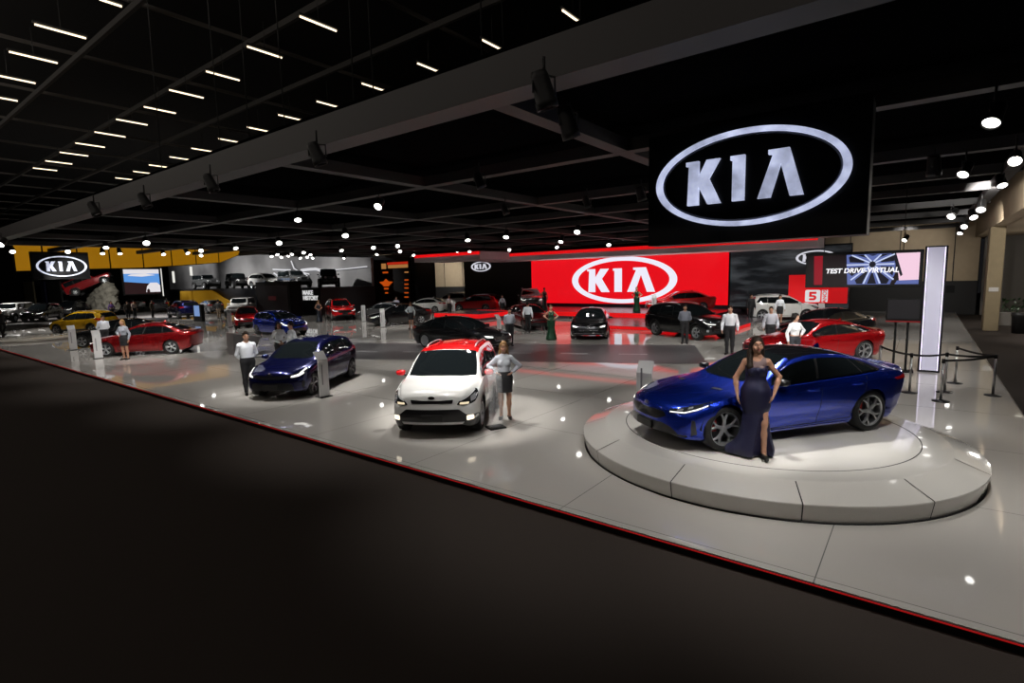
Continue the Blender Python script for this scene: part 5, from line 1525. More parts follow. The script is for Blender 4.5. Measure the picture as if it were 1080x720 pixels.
# orange lit sign of another stand
t = empty('orange_sign', (0, 0, 0), 0, 'black panel with glowing orange and red lights left of the beige wall', 'sign')
(ax, az), (bx, bz) = gy(388, 270, 38.0), gy(432, 318, 38.0)
b = MB(); b.box(((ax + bx) / 2, 38.2, az / 2), (bx - ax, .3, az)); b.build('panel', mat('display_black', (.010, .010, .011), .4), t)
orange = emat('orange_lit', srgb(220, 88, 20), .65); redl = emat('red_lit_soft', srgb(190, 40, 20), .8); amber = emat('amber_lit', srgb(176, 120, 66), .8)
def opx(name, m, x0, y0, x1, y1):
    (xa, za), (xb, zb) = gy(x0, y0, 38.0), gy(x1, y1, 38.0)
    b = MB(); b.box(((xa + xb) / 2, 38.02, (za + zb) / 2), (abs(xb - xa), .06, abs(za - zb)), bev=.02); b.build(name, m, t)
opx('light_bar', redl, 408, 276.8, 430, 278.2); opx('light_bar', amber, 402, 278, 407, 283.5); opx('light_bar', amber, 409, 279.5, 430, 282)
for y0_ in (286.3, 294.5, 299, 303, 308, 312.5): opx('light_step', amber if y0_ < 290 else orange, 426.5, y0_, 430.5, y0_ + 1.3)
opx('light_step', orange, 403.5, 286.5, 409, 288); opx('light_step', orange, 405, 303.5, 409.5, 305.2); opx('light_step', orange, 406, 308, 409, 309.5)
(xc, zc) = gy(407, 298.3, 38.0); k = (gy(415, 298, 38.0)[0] - gy(399.5, 298, 38.0)[0]) / 2 * .9
b = MB(); b.prism([(-1 * k, .1 * k), (-.35 * k, .16 * k), (0, .4 * k), (.35 * k, .16 * k), (1 * k, .1 * k), (.5 * k, -.2 * k), (.35 * k, -.34 * k), (-.35 * k, -.34 * k), (-.5 * k, -.2 * k)], .06, plane_M(xc, 38.05, zc)); b.build('winged_badge', orange, t)
(ax, az), (bx, bz) = gy(432, 271, 38.6), gy(457.5, 318, 38.6)
b = MB(); b.box(((ax + bx) / 2, 38.8, az / 2), (bx - ax, .3, az)); tag(b.build('display_panel', mat('display_black', (.010, .010, .011), .4)), 'plain black display panel between the orange lights and the beige wall', 'panel')
# far left screen with a landscape film and its lit frame
t = empty('film_screen', (0, 0, 0), 0, 'bright screen showing sky and a white car, below the gold panels', 'screen')
XS = -70.0
(ya, za), (yb, zb) = gx(129.5, 284, XS), gx(169.5, 309, XS)
Mf = Matrix.Translation((XS, ya, zb)) @ Matrix.Rotation(R(90), 4, 'Z') @ Matrix.Rotation(R(90), 4, 'X') @ Matrix.Diagonal((yb - ya, za - zb, 1, 1))
b = MB(); b.prism([(-.04, -.05), (1.04, -.05), (1.04, 1.05), (-.04, 1.05)], -.3, Mf); b.build('screen_case', black_m, t)
b = MB()
b.prism([(0, .5), (1, .38), (1, .82), (0, .82)], .03, Mf, 0); b.prism([(0, .82), (1, .82), (1, 1), (0, 1)], .03, Mf, 1); b.prism([(0, 0), (1, 0), (1, .38), (0, .5)], .03, Mf, 2)
b.prism([(.1, .74), (.5, .70), (.9, .76), (.6, .82), (.2, .8)], .04, Mf, 1)
b.prism([(.58, .06), (1, .06), (1, .34), (.92, .45), (.72, .45), (.62, .3)], .05, Mf, 1)
b.prism([(.65 + .045 * math.cos(a), .1 + .1 * math.sin(a)) for a in np.linspace(0, 6.28, 12, endpoint=False)], .06, Mf, 2)
b.build('screen_picture', [emat('film_blue', srgb(92, 150, 222), 1), emat('film_pale', srgb(226, 222, 226), 1), emat('film_dark', srgb(40, 22, 24), 1)], t)
for px, pa, pb, lab in ((171, 283, 312, 'tall glowing white light bar at the right edge of the film screen'), (183, 286, 298, 'short glowing white light bar on the dark wall below the gold panels'), (201.5, 281, 290.5, 'small glowing white light bar above the raised grey off-roader')):
    (ya, za), (yb, zb) = gx(px - 1.7, pa, -69), gx(px + 1.7, pb, -69)
    b = MB(); b.box((-69, (ya + yb) / 2, (za + zb) / 2), (.2, yb - ya, za - zb), bev=.05); tag(b.build('wall_lamp', emat('bar_white', srgb(240, 238, 230), .95)), lab, 'light')
# rock pile with a pickup climbing it
b = MB(); random.seed(5)
for px, py, r_ in ((97, 314, .55), (101, 311, .6), (105.5, 308.5, .6), (110, 306, .65), (114, 302, .6), (117, 307, .65), (106, 314, .75), (112, 311, .7), (116.5, 313, .7), (100, 318, .7), (108, 319, .8), (115, 319, .8), (119, 317, .6), (96, 321, .6), (104, 323, .8), (112, 324, .85), (119, 323, .7)):
    x, z = gy(px, py, 20.0)
    bm = bmesh.new(); bmesh.ops.create_icosphere(bm, subdivisions=2, radius=r_)
    for v_ in bm.verts: v_.co *= random.uniform(.78, 1.12)
    b.add([(v_.co.x + x, v_.co.y + 20, max(-.05, v_.co.z + z)) for v_ in bm.verts], [[v_.index for v_ in f.verts] for f in bm.faces]); bm.free()
zmin = min(v_[2] for v_ in b.v)
tag(b.build('rock_ramp', mat('rock_grey', srgb(118, 115, 104), .9, noise=.5, nscale=2.5, bump=.6)), 'artificial grey rock ramp under the tilted red pickup', 'rock')
# pale wall pieces far left
for px, pa, pb, w_, c, lab in ((29, 297, 312, 10, (128, 118, 92), 'pale beige wall panel under the small hanging sign'), (2, 297, 313, 6, (190, 186, 180), 'white lit panel at the far left edge'), (44, 297, 311, 4, (34, 34, 66), 'dark blue banner under the small hanging sign'), (56, 297, 311, 13, (62, 60, 56), 'grey wall panel right of the dark blue banner')):
    x, z1_ = gy(px, pa, 22); _, z0_ = gy(px, pb, 22); x2, _ = gy(px + w_ / 2, pa, 22); x1_, _ = gy(px - w_ / 2, pa, 22)
    b = MB(); b.box((x, 22.1, z1_ / 2), (x2 - x1_, .2, z1_)); tag(b.build('wall_panel', mat('panel_%d_%d_%d' % c, srgb(*c), .8)), lab, 'panel')
# aisle floor of the neighbours (lit grey carpet)
b = MB(); b.box((-76, 24, -.08), (39.9, 40, .06)); struct('floor_aisle', b.mesh('floor_aisle', mat('aisle_grey', srgb(128, 124, 122), .5, noise=.06, nscale=2)))

# ---------------------------------------------------------------- cars
C_BLUE = paint('paint_electric_blue', (.007, .034, .42), .8)
C_NAVY = paint('paint_deep_blue', (.005, .007, .07), .7)
C_RED = paint('paint_red', (.50, .006, .010), .6)
C_REDS = mat('paint_solid_red', srgb(206, 10, 14), .25, coat=1.0)
C_DRED = paint('paint_dark_red', (.10, .004, .006), .3)
C_WHITE = mat('paint_white', (.72, .72, .70), .25, coat=1.0)
C_BLACK = paint('paint_black', (.006, .006, .007), .2)
C_GREY = paint('paint_grey', (.13, .135, .14), .5)
C_SILVER = paint('paint_silver', (.35, .36, .37), .7)
C_YEL = paint('paint_yellow', (.60, .33, .008), .4)
C_GLASSROOF = mat('glass_roof', (.005, .005, .006), .05, coat=1.0)
CARS = []
def by_wheels(spec, name, label, A, B, side, col, z=0.0, group=None, fn=None, lock='mid', **kw):
    """A, B: ground points of the front and rear wheels on the visible side (+1 left, -1 right)"""
    s = dict(spec); s.update(kw)
    a, b_ = np.array(A), np.array(B)
    hd = math.atan2(a[1] - b_[1], a[0] - b_[0])
    n_ = np.array((-math.sin(hd), math.cos(hd))) * side
    c = (a + b_) / 2 - n_ * (s['W'] / 2 - .12)
    if fn: return fn(name, label, (c[0], c[1], z), hd, col, group, **kw)
    return Car(spec, name, label, (c[0], c[1], z), hd, col, group, **kw)
def car_at(spec, label, c, hd, col, z=0.0, group=None, name='car', **kw):
    return Car(spec, name, label, (c[0], c[1], z), R(hd), col, group, **kw)
def off_at(label, c, hd, col, z=0.0, group=None):
    return offroader('off_road_car', label, (c[0], c[1], z), R(hd), col, group)

CAL_RED = mat('caliper_red', (.45, .01, .01), .4)
by_wheels(GT, 'car', 'electric blue fastback car on the round white platform', gz(762, 474, .4), gz(911, 453, .4), 1, C_BLUE, .403, caliper=CAL_RED, roof_mat=C_GLASSROOF, roof_label='black glass roof')
by_wheels(BOXY, 'car', 'white boxy hatchback with a bright red roof, facing front', gz(505, 452), gz(521, 422), 1, C_WHITE, roof_mat=C_REDS, mirror_mat=C_REDS, roof_label='bright red roof')
by_wheels(HATCH, 'car', 'dark blue hatchback with lit headlamps, beside a man in white shirt', gz(330, 416), gz(369, 398), 1, C_NAVY)
by_wheels(SALOON, 'car', 'dark red saloon seen from its side near the left front edge', gz(112, 376), gz(183, 373), 1, paint('paint_wine_red', (.30, .005, .008), .6))
A_ = gz(88, 366.5); by_wheels(SALOON, 'car', 'black saloon parked just behind the dark red saloon', A_, (A_[0] + 1.84, A_[1] + 1.97), 1, C_BLACK)
A_ = gz(61, 353); by_wheels(XOVER, 'car', 'bright yellow crossover at the left end of the stand', A_, (A_[0] + 2.2, A_[1] + 1.35), 1, C_YEL, clad=2)
by_wheels(GT, 'car', 'red fastback car behind the blue one, near the test drive screen', (-3.47, 19.44), (-1.53, 21.6), 1, C_RED)
by_wheels(LUX, 'car', 'black saloon seen from its right side behind the red-roofed car', gz(508, 372), gz(444, 366), -1, C_BLACK)
car_at(LUX, 'black saloon with lit headlamps facing front before the red screen', (-13.7, 24.6), -64, C_BLACK)
by_wheels(SUV, 'car', 'black sport utility car in front of the stage, man beside it', gz(729, 358), gz(697, 354), -1, C_BLACK)
by_wheels(BOXY, 'car', 'all white boxy hatchback at the back right before the red board', gz(853, 337.5), gz(801, 337.5), -1, C_WHITE, clad=0)
car_at(SALOON, 'bright red low saloon on the stage under the red video wall', (gy(716, 320, 35.5)[0], 35.6), -150, C_REDS, .52)
by_wheels(HATCH, 'car', 'bright blue hatchback with white headlamps behind the two women', gz(300, 355), gz(268, 352), -1, C_BLUE)
car_at(HATCH, 'red hatchback partly hidden behind the bright blue hatchback', gz(262, 344), -28, C_RED)
car_at(SUV, 'red sport utility car below the raised black off-roader', (gy(358, 320, 26.6)[0], 26.6), -25, C_REDS)
by_wheels(SALOON, 'car', 'black saloon with pale info totem at its nose, mid left', gz(401, 344), gz(447, 341), 1, C_BLACK)
car_at(SALOON, 'grey saloon in front of the orange lit panel', (gy(405, 322, 27.5)[0], 27.5), -165, C_GREY)
car_at(SALOON, 'white low saloon behind the black saloon, middle left', (gy(449, 320, 35)[0], 35.0), -160, C_WHITE)
car_at(SUV, 'white sport utility car in front of the beige end wall', (gy(477, 318, 41)[0], 41.0), -165, C_WHITE)
car_at(SUV, 'red sport utility car below the small oval logo', (gy(503, 318, 37)[0], 37.0), -168, C_RED, .0)
car_at(SUV, 'silver grey sport utility car on the stage left of the screen', (gy(557, 318, 36)[0], 36.3), -50, C_SILVER, .52)
car_at(HATCH, 'very dark red hatchback below the silver grey car on the stage', gz(558, 345.5), -35, C_DRED)
car_at(SALOON, 'black saloon roof just visible behind the red fastback', gz(868, 359), -125, C_BLACK)
car_at(HATCH, 'dark hatchback in the crowded far stand, behind the black saloon', (gy(120, 320, 22)[0], 22.5), 170, C_BLACK)
car_at(SALOON, 'white saloon in the crowded far stand below the film screen', (gy(141, 320, 27)[0], 27.0), 178, C_WHITE)
car_at(SUV, 'charcoal sport utility car in the crowded far stand, below the white light bar', (gy(164, 320, 25)[0], 25.5), 160, paint('paint_charcoal', (.03, .03, .032), .3))
car_at(HATCH, 'silver hatchback between the dark blue car and the gold ribbon wall', (gy(222, 322, 26.5)[0], 26.4), 178, C_SILVER)
# far left, on the neighbouring stand
off_at('grey off-roader on the raised deck, leftmost', (gy(216, 300, 31)[0], 31.2), 0, C_GREY, DK)
off_at('black off-roader on the raised deck, next to the grey leftmost one', (gy(249, 300, 31)[0], 31.2), -12, C_BLACK, DK)
car_at(SUV, 'white car on the raised deck above the black screen box', (gy(281, 300, 31)[0], 31.0), 5, C_WHITE, DK)
off_at('grey off-roader on the raised deck above the MAKE HISTORY lettering', (gy(311, 300, 31)[0], 31.0), -5, C_GREY, DK)
off_at('tall black off-roader at the right end of the raised deck', (gy(341, 300, 31)[0], 31.6), -30, C_BLACK, DK)
off_at('white off-roader facing front beside the gold ribbon wall', (gy(254, 322, 24.5)[0], 24.5), -40, C_WHITE)
car_at(SUV, 'dark blue sport utility car left of the gold ribbon wall', (gy(193, 325, 21.5)[0], 21.5), 175, C_NAVY)
t = off_at('red off-roader tilted upwards on the rock ramp', (gy(108, 300, 20)[0], 20.0), 90, paint('paint_deep_red', (.2, .006, .008), .2), 0)
x, z = gy(107, 307.5, 20.0)
t.root.location = (x, 19.4, z + .25); t.root.rotation_euler = (0, R(-24), R(62))
off_at('white off-roader at the far left edge behind the aisle', (gy(12, 327, 11.5)[0], 11.5), -35, C_WHITE)
car_at(SUV, 'black sport utility car second from the far left on the neighbouring stand', (gy(44, 328, 13.5)[0], 13.5), -35, C_BLACK)
car_at(SUV, 'dark grey sport utility car behind the yellow crossover', (gy(74, 325, 17.5)[0], 17.5), -35, paint('paint_charcoal', (.03, .03, .032), .3))
# ---------------------------------------------------------------- people
def facing(x, y, off=0.0): return math.atan2(-y, -x) + math.pi / 2 + R(off)
HAIR_DK, HAIR_BR, HAIR_BL, HAIR_BK = (.02, .012, .008), (.09, .045, .02), (.26, .15, .06), (.008, .006, .005)
WSH, GSH, BLK = (.74, .77, .82), (.30, .32, .37), (.008, .008, .010)
def who(label, loc, off=0, z=0.0, **kw):
    return person(label, (loc[0], loc[1], z), facing(loc[0], loc[1], off), **kw)
GOWN = dict(HIPS); GOWN.update(elR=(-.27, .03, 1.11), wrR=(-.245, -.06, .90), elL=(.30, .07, 1.14), wrL=(.235, -.05, .93), slit=1, knL=(.11, -.07, .49), anL=(.12, -.09, .085), yaw=.15)
who('woman in dark blue sequin gown with leg slit before the blue car', gz(795, 480.5, .4), 4, .42, J=GOWN, outfit='gown', hair=('side', HAIR_DK), top=(.012, .012, .042), hx=.007, scale=1.02, curl=(.4, .3))
who('woman in pale blouse and black skirt, hands on hips, beside the red-roofed car', gz(533, 441), 0, J=HIPS, outfit='skirt', hair=('long', HAIR_BL), top=(.50, .53, .58), palm=HIPS_P, scale=1.0)
who('man in white shirt and black trousers, hands behind back, by the dark blue hatchback', gz(264, 415.5), 8, female=False, J=BACK, outfit='trousers', hair=('short', HAIR_DK), top=WSH, palm=BACK_P, scale=1.03)
HIP1 = dict(RELAX); HIP1.update({k: HIPS[k] for k in ('elR', 'wrR')}); HP1 = {'R': HIPS_P['R']}
who('woman in grey blouse and short black skirt before the dark red saloon', gz(133, 379), -40, J=HIP1, outfit='skirt', hair=('long', HAIR_BL), top=GSH, palm=HP1)
who('man in white shirt standing between the black saloon and dark red saloon', gz(112, 368.5), 20, female=False, J=BACK, outfit='trousers', hair=('short', HAIR_BK), top=WSH, palm=BACK_P, hx=.013)
who('man in pale shirt beside the price totem behind the red-roofed car', gz(538, 364.5), 10, female=False, J=BACK, outfit='trousers', hair=('short', HAIR_BK), top=(.45, .48, .54), palm=BACK_P, hx=.013)
who('long-haired woman in white shirt left of a companion behind the dark blue hatchback', gz(297, 389), 15, J=FRONT, outfit='trousers', hair=('long', HAIR_DK), top=WSH, palm=FRONT_P, hx=.013)
who('woman in white shirt with her back half turned, right of the long-haired woman', gz(310, 390), -60, J=RELAX, outfit='trousers', hair=('bun', HAIR_DK), top=WSH, hx=.013)
who('man in white shirt with his back turned by the dark red hatchback', gz(557, 350.5), 165, female=False, J=RELAX, outfit='trousers', hair=('short', HAIR_BK), top=WSH, hx=.014)
who('woman in long green dress beside the black saloon with lit headlamps', gz(581.5, 358.5), 5, J=HIPS, outfit='gown', hair=('bun', HAIR_BR), top=(.008, .05, .022), palm=HIPS_P, hx=.012, skin=('fair', (.50, .28, .19)))
xs, _ = gy(577.5, 330, 35.0); who('woman in dark dress on the stage at the left end of the red screen', (xs, 34.6), 25, .52, J=HIP1, outfit='gown', hair=('bun', HAIR_DK), top=(.008, .014, .011), palm=HP1, hx=.013)
xs, _ = gy(674, 330, 35.0); who('woman in long green dress on the stage under the oval logo', (xs, 34.6), -15, .52, J=HIPS, outfit='gown', hair=('bun', HAIR_BL), top=(.008, .05, .022), palm=HIPS_P, hx=.013, skin=('fair', (.50, .28, .19)))
who('man in grey shirt standing against the black sport utility car', gz(722, 362), 0, female=False, J=BACK, outfit='trousers', hair=('short', HAIR_BK), top=(.17, .18, .22), palm=BACK_P, hx=.013)
who('man in white shirt and dark trousers behind the bonnet of the red fastback', (-5.75, 21.0), -5, female=False, J=RELAX, outfit='trousers', hair=('short', HAIR_DK), top=WSH, hx=.012, scale=1.08, skin=('fair', (.50, .28, .19)))
who('curly-haired woman in white blouse with a hand on her hip by the red fastback', gz(837, 388), 35, scale=1.02, J={**RELAX, 'elL': HIPS['elL'], 'wrL': HIPS['wrL'], 'yaw': .3}, outfit='trousers', hair=('curly', HAIR_BK), top=(.70, .71, .72), bottom=(.02, .022, .028), palm={'L': HIPS_P['L']}, hx=.011, skin=('fair', (.50, .28, .19)))
who('man in pale shirt between the white hatchback and the red fastback', gz(812, 368.5), 0, female=False, J=RELAX, outfit='trousers', hair=('short', HAIR_BK), top=(.42, .43, .48), hx=.014)
who('woman in white blouse and black skirt before the all white hatchback', gz(822, 341.5), 20, J=RELAX, outfit='skirt', hair=('long', HAIR_BK), top=WSH, hx=.014)
who('man in dark suit left of the all white hatchback', gz(791.5, 339), 30, female=False, J=RELAX, outfit='suit', hair=('short', HAIR_BK), top=BLK, bottom=BLK, hx=.014)
who('woman in white blouse and dark skirt right of the glowing pillar', gz(985, 346), 0, J=RELAX, outfit='skirt', hair=('bun', HAIR_DK), top=WSH, hx=.014)
who('woman in grey blouse and black skirt below the small oval logo wall', (gy(530, 330, 34)[0], 34.0), 10, J=RELAX, outfit='skirt', hair=('bun', HAIR_BK), top=(.42, .44, .46), hx=.014)
who('blonde woman in dark dress left of the red sport utility car', (gy(338, 320, 24.0)[0], 23.8), 10, J=FRONT, outfit='gown', hair=('long', HAIR_BL), top=(.012, .016, .024), palm=FRONT_P, hx=.014)
who('dark-dressed person walking at the far left edge', gz(3, 353), 30, female=False, J={**RELAX, 'knL': (.1, -.16, .5), 'anL': (.1, .1, .1), 'anR': (-.09, -.12, .085)}, outfit='suit', hair=('short', HAIR_BK), top=BLK, bottom=BLK, hx=.014)
who('dark-dressed person left of a couple near the gold ribbon wall', (gy(229, 325, 22.5)[0], 22.6), 160, female=False, J=RELAX, outfit='suit', hair=('short', HAIR_BK), top=BLK, bottom=BLK, hx=.015)
who('person in dark jacket and beige trousers, right of a couple near the gold wall', (gy(233, 325, 22.5)[0], 22.3), 150, female=False, J=RELAX, outfit='suit', hair=('short', HAIR_BK), top=(.02, .02, .02), bottom=(.2, .15, .1), hx=.015)
who('woman in white blouse and short skirt beside the mid left black saloon', gz(434, 347), -20, J=HIP1, outfit='skirt', hair=('long', HAIR_BR), top=(.55, .62, .64), palm=HP1, hx=.014)
who('person in pale shirt behind the grey saloon', (gy(417, 320, 29.9)[0], 30.0), 10, female=False, J=RELAX, outfit='trousers', hair=('short', HAIR_BK), top=(.42, .44, .52), hx=.015)
who('person in pale top beside the white sport utility car', (gy(472, 322, 33)[0], 33.2), 30, J=RELAX, outfit='trousers', hair=('long', HAIR_DK), top=(.5, .5, .5), hx=.015)
who('visitor in purple top behind the yellow crossover', (gy(117, 320, 17.6)[0], 17.6), 20, J=RELAX, outfit='trousers', hair=('long', HAIR_BK), top=(.08, .03, .16), hx=.015)
who('visitor in a cream shirt on the aisle behind the black saloon', (gy(141, 320, 19)[0], 19.0), 40, female=False, J=RELAX, outfit='trousers', hair=('short', HAIR_BK), top=(.5, .40, .34), hx=.015)
who('visitor in dark clothes on the aisle beside a cream-shirted visitor', (gy(134, 320, 18.2)[0], 18.2), 10, female=False, J=RELAX, outfit='suit', hair=('short', HAIR_BK), top=(.03, .022, .015), bottom=BLK, hx=.015)
who('visitor in brown jacket on the aisle left of the dark blue car', (gy(160, 320, 20)[0], 20.0), 60, female=False, J=RELAX, outfit='suit', hair=('short', HAIR_BK), top=(.08, .06, .035), bottom=(.02, .02, .02), hx=.015)

# ---------------------------------------------------------------- info totems
totem_m = mat('totem_white', (.62, .62, .62), .3, coat=.3)
tot_line = mat('totem_grey_print', (.22, .22, .23), .5)
def totem(label, loc, rz, z=0.0, h=1.02, m=None):
    t = empty('info_totem', (loc[0], loc[1], z), rz, label, 'info stand', 'info totems beside the cars')
    b = MB()
    w, th = .30, .035
    prof = [(0, .03), (0, h), (.17, h + .22)]          # (lean back along +Y, height)
    vs = []
    for y, zz in prof:
        for sx in (-1, 1): vs.append((sx * w / 2, y, zz))
    for y, zz in prof:
        for sx in (-1, 1): vs.append((sx * w / 2, y + th, zz - (th * .6 if zz > h else 0)))
    fs = []
    for i in (0, 2): fs += [(i, i + 1, i + 3, i + 2), (6 + i, 8 + i, 9 + i, 7 + i), (i, i + 2, 8 + i, 6 + i), (i + 1, 7 + i, 9 + i, i + 3)]
    fs += [(4, 5, 11, 10), (0, 6, 7, 1)]
    b.add(vs, fs); b.build('panel', m or totem_m, t)
    b = MB(); b.box((0, .05, .015), (.36, .30, .03), bev=.008); b.build('base', black_m, t)
    b = MB(); b.box((-.05, -.004, .62), (.035, .006, .55)); b.build('printed_line', tot_line, t)
    return t
for lab, p, off, z in (('white info totem by the front wheel of the dark blue hatchback', gz(343, 418.5), 35, 0), ('white info totem near the nose of the blue fastback car', gz(679, 436, .4), -15, .402),
        ('white info totem at the front wheel of the dark red saloon', gz(104.5, 378), 10, 0), ('white info totem at the nose of the black saloon far left', gz(78, 369), 10, 0),
        ('white info totem at the nose of the mid left black saloon', gz(404, 345), 5, 0), ('white info totem at the nose of the grey saloon', (gy(383, 325, 25.6)[0], 25.6), 0, 0),
        ('white info totem by the nose of the black saloon behind the red roof', gz(527, 357), 50, 0), ('white info totem beside the nose of the all white hatchback', gz(866, 343), 10, 0),
        ('white info totem on the stage at the nose of the bright red saloon', (gy(690, 320, 33.8)[0], 33.8), 10, .52), ('white info totem before the red sport utility car by the logo wall', (gy(478, 322, 34)[0], 34.0), 0, 0),
        ('white info totem left of the bright blue hatchback', gz(243, 345), 20, 0)):
    totem(lab, p, facing(p[0], p[1], off), z, .80 if z == .402 else 1.02)
clear = mat('totem_clear_acrylic', (.8, .82, .84), .08, coat=.5, alpha=.2)
p = gz(524, 451.5); totem('translucent pale info totem by the front wheel of the red-roofed car', p, facing(p[0], p[1], 25), 0, m=clear)
# low white counter wedge behind the man in white shirt
b = MB()
x, y = gz(254, 373)
b.add([(-.4, -.4, 0), (.4, -.4, 0), (.4, .4, 0), (-.4, .4, 0), (-.4, -.4, .95), (.75, -.4, .70), (.75, .4, .70), (-.4, .4, .95)], [(3, 2, 1, 0), (4, 5, 6, 7), (0, 1, 5, 4), (2, 3, 7, 6), (1, 2, 6, 5), (3, 0, 4, 7)])
t = empty('info_desk', (x, y, 0), facing(x, y, 20), 'grey slanted info desk behind the man at the dark blue hatchback', 'desk')
b.build('desk_body', mat('desk_grey', srgb(120, 118, 118), .4), t)
b = MB(); b.add([(-.4, -.41, .96), (.75, -.41, .71), (.75, .41, .71), (-.4, .41, .96), (-.4, -.41, 1.0), (.75, -.41, .75), (.75, .41, .75), (-.4, .41, 1.0)], [(3, 2, 1, 0), (4, 5, 6, 7), (0, 1, 5, 4), (2, 3, 7, 6), (1, 2, 6, 5), (3, 0, 4, 7)])
b.build('desk_top', totem_m, t)
# dark kiosk with lit tablet on the neighbouring stand
x, _ = gy(209, 322, 20.0)
t = empty('kiosk', (x, 20.0, -.05), 0, 'black kiosk with blue lit screen right of the dark blue car', 'kiosk')
b = MB(); b.box((0, 0, .75), (1.6, .3, 1.5), bev=.03); b.build('kiosk_body', black_m, t)
b = MB(); b.box((0, -.16, .95), (1.0, .02, .9)); b.build('kiosk_screen', emat('kiosk_blue', srgb(120, 150, 200), .9), t)
# white disc plinth under the yellow crossover
b = MB(); b.lathe([(0, 0), (2.2, 0), (2.2, .12), (2.1, .16), (0, .16)], 64)
x, y = gz(43, 357.5)
o = b.build('disc_plinth', mat('plinth_white', srgb(170, 165, 155), .2, coat=.3), None, (x, y, 0)); tag(o, 'low white round plinth left of the yellow crossover', 'plinth')

# ---------------------------------------------------------------- queue barrier
posts = [gz(959, 414), gz(992, 423), gz(1047, 417), gz(1007, 404), gz(996, 413.5)]
plab = ['chrome queue post nearest the blue car, leftmost of the five', 'chrome queue post standing closest to the camera of the five', 'chrome queue post on the right, by the edge of the shiny floor', 'chrome queue post farthest back of the five, near the glowing pillar', 'chrome queue post between the closest and farthest posts']
for (x, y), lab in zip(posts, plab):
    t = empty('queue_post', (x, y, 0), 0, lab, 'barrier post', 'queue posts')
    b = MB(); b.lathe([(0, 0), (.17, 0), (.17, .015), (.05, .03), (.03, .04), (0, .04)], 28); b.build('base', mat('post_base', (.03, .03, .032), .4, .6), t)
    b = MB(); b.cyl((0, 0, .03), (0, 0, .90), .028, 14); b.build('tube', metal_m, t)
    b = MB(); b.cyl((0, 0, .90), (0, 0, 1.0), .034, 14); b.build('head', black_m, t)
def belt(a, b_, lab):
    a, b_ = V3(*a, .955), V3(*b_, .955); d = unit(b_ - a); a, b_ = a + d * .036, b_ - d * .036
    n_ = np.array((-d[1], d[0], 0)) * .003
    vs = []
    for k in range(9):
        p = a + (b_ - a) * k / 8; s = -.03 * math.sin(math.pi * k / 8)
        for zz in (-.025, .025):
            vs += [p + n_ + V3(0, 0, zz + s), p - n_ + V3(0, 0, zz + s)]
    fs = []
    for k in range(8):
        i, j = 4 * k, 4 * k + 4
        fs += [(i, j, j + 2, i + 2), (i + 1, i + 3, j + 3, j + 1), (i, i + 1, j + 1, j), (i + 2, j + 2, j + 3, i + 3)]
    m_ = MB(); m_.add(vs, fs); tag(m_.build('barrier_belt', mat('belt_web', (.006, .006, .006), .8)), lab, 'barrier belt', 'queue belts')
belt(posts[0], posts[4], 'black belt between the leftmost queue post and the middle one')
belt(posts[4], posts[2], 'black belt from the middle queue post to the right-hand post')
belt(posts[1], posts[2], 'black belt from the closest queue post to the right-hand post')
belt(posts[3], posts[2], 'black belt from the farthest queue post to the right-hand post')
lx_, ly_ = gz(925, 405); belt(posts[0], (lx_, ly_ + .6), 'black belt running left from the leftmost queue post behind the blue car')
t = empty('queue_post', (lx_, ly_ + .6, 0), 0, 'chrome queue post hidden behind the tail of the blue car', 'barrier post')
b = MB(); b.lathe([(0, 0), (.17, 0), (.17, .015), (.05, .03), (0, .04)], 24); b.build('base', mat('post_base', (.03, .03, .032), .4, .6), t)
b = MB(); b.cyl((0, 0, .03), (0, 0, 1.0), .028, 14); b.build('tube', metal_m, t)

# ---------------------------------------------------------------- gallery details at the right
b = MB(); b.box((2.72, 35.33, 1.95), (.36, .03, .2)); tag(b.build('wall_notice', mat('notice_white', srgb(180, 176, 170), .6)), 'small white notice plate on the concrete column', 'notice')
b = MB(); b.lathe([(0, 0), (.24, 0), (.28, .8), (.3, .82), (.3, .95), (.27, .97), (0, .97)], 20); o = b.build('waste_bin', mat('bin_black', (.012, .012, .012), .5), None, (3.65, 34.6, -.1)); tag(o, 'black waste bin beside the concrete column', 'bin')
t = empty('planter', (5.6, 39, -.1), 0, 'long white planter with dark green foliage behind the column', 'planter')
b = MB(); b.box((0, 0, .35), (4.6, .6, .7), bev=.03); b.build('planter_box', mat('planter_pale', srgb(150, 146, 140), .7), t)
b = MB(); random.seed(2)
for i in range(420):
    p = V3(random.uniform(-2.2, 2.2), random.uniform(-.28, .28), random.uniform(.65, 1.35)); d = unit(V3(random.gauss(0, 1), random.gauss(0, 1), random.gauss(.6, .6))); s_ = unit(np.cross(d, V3(.3, .2, 1))) * .05
    b.add([p, p + d * .12 + s_, p + d * .26, p + d * .12 - s_], [(0, 1, 2, 3)])
o = b.build('foliage', mat('leaf_green', (.02, .06, .015), .6), t)
for i, y in enumerate((22.5, 28, 33.5, 39)):
    b = MB(); b.box((5.0, y, 4.985), (1.4, .2, .03)); tag(b.build('ceiling_light', emat('gallery_tube', srgb(255, 248, 230), 1.6)), '%s white light strip from the front under the gallery soffit' % nth[i], 'light', 'strip lights under the gallery')
for i, (x, y, w_) in enumerate(((3.35, 46.7, .5), (1.2, 47.18, .9))):
    b = MB(); b.box((x, y, 1.6 if i else 2.2), (w_, .06, 2.6 if i == 0 else .5)); tag(b.build('wall_box', mat('red_cabinet', srgb(80, 16, 16), .5)) if i == 0 else b.build('wall_box', black_m), ['dark red cabinet beside the farther column', 'small black box on the beige end wall'][i], 'box')

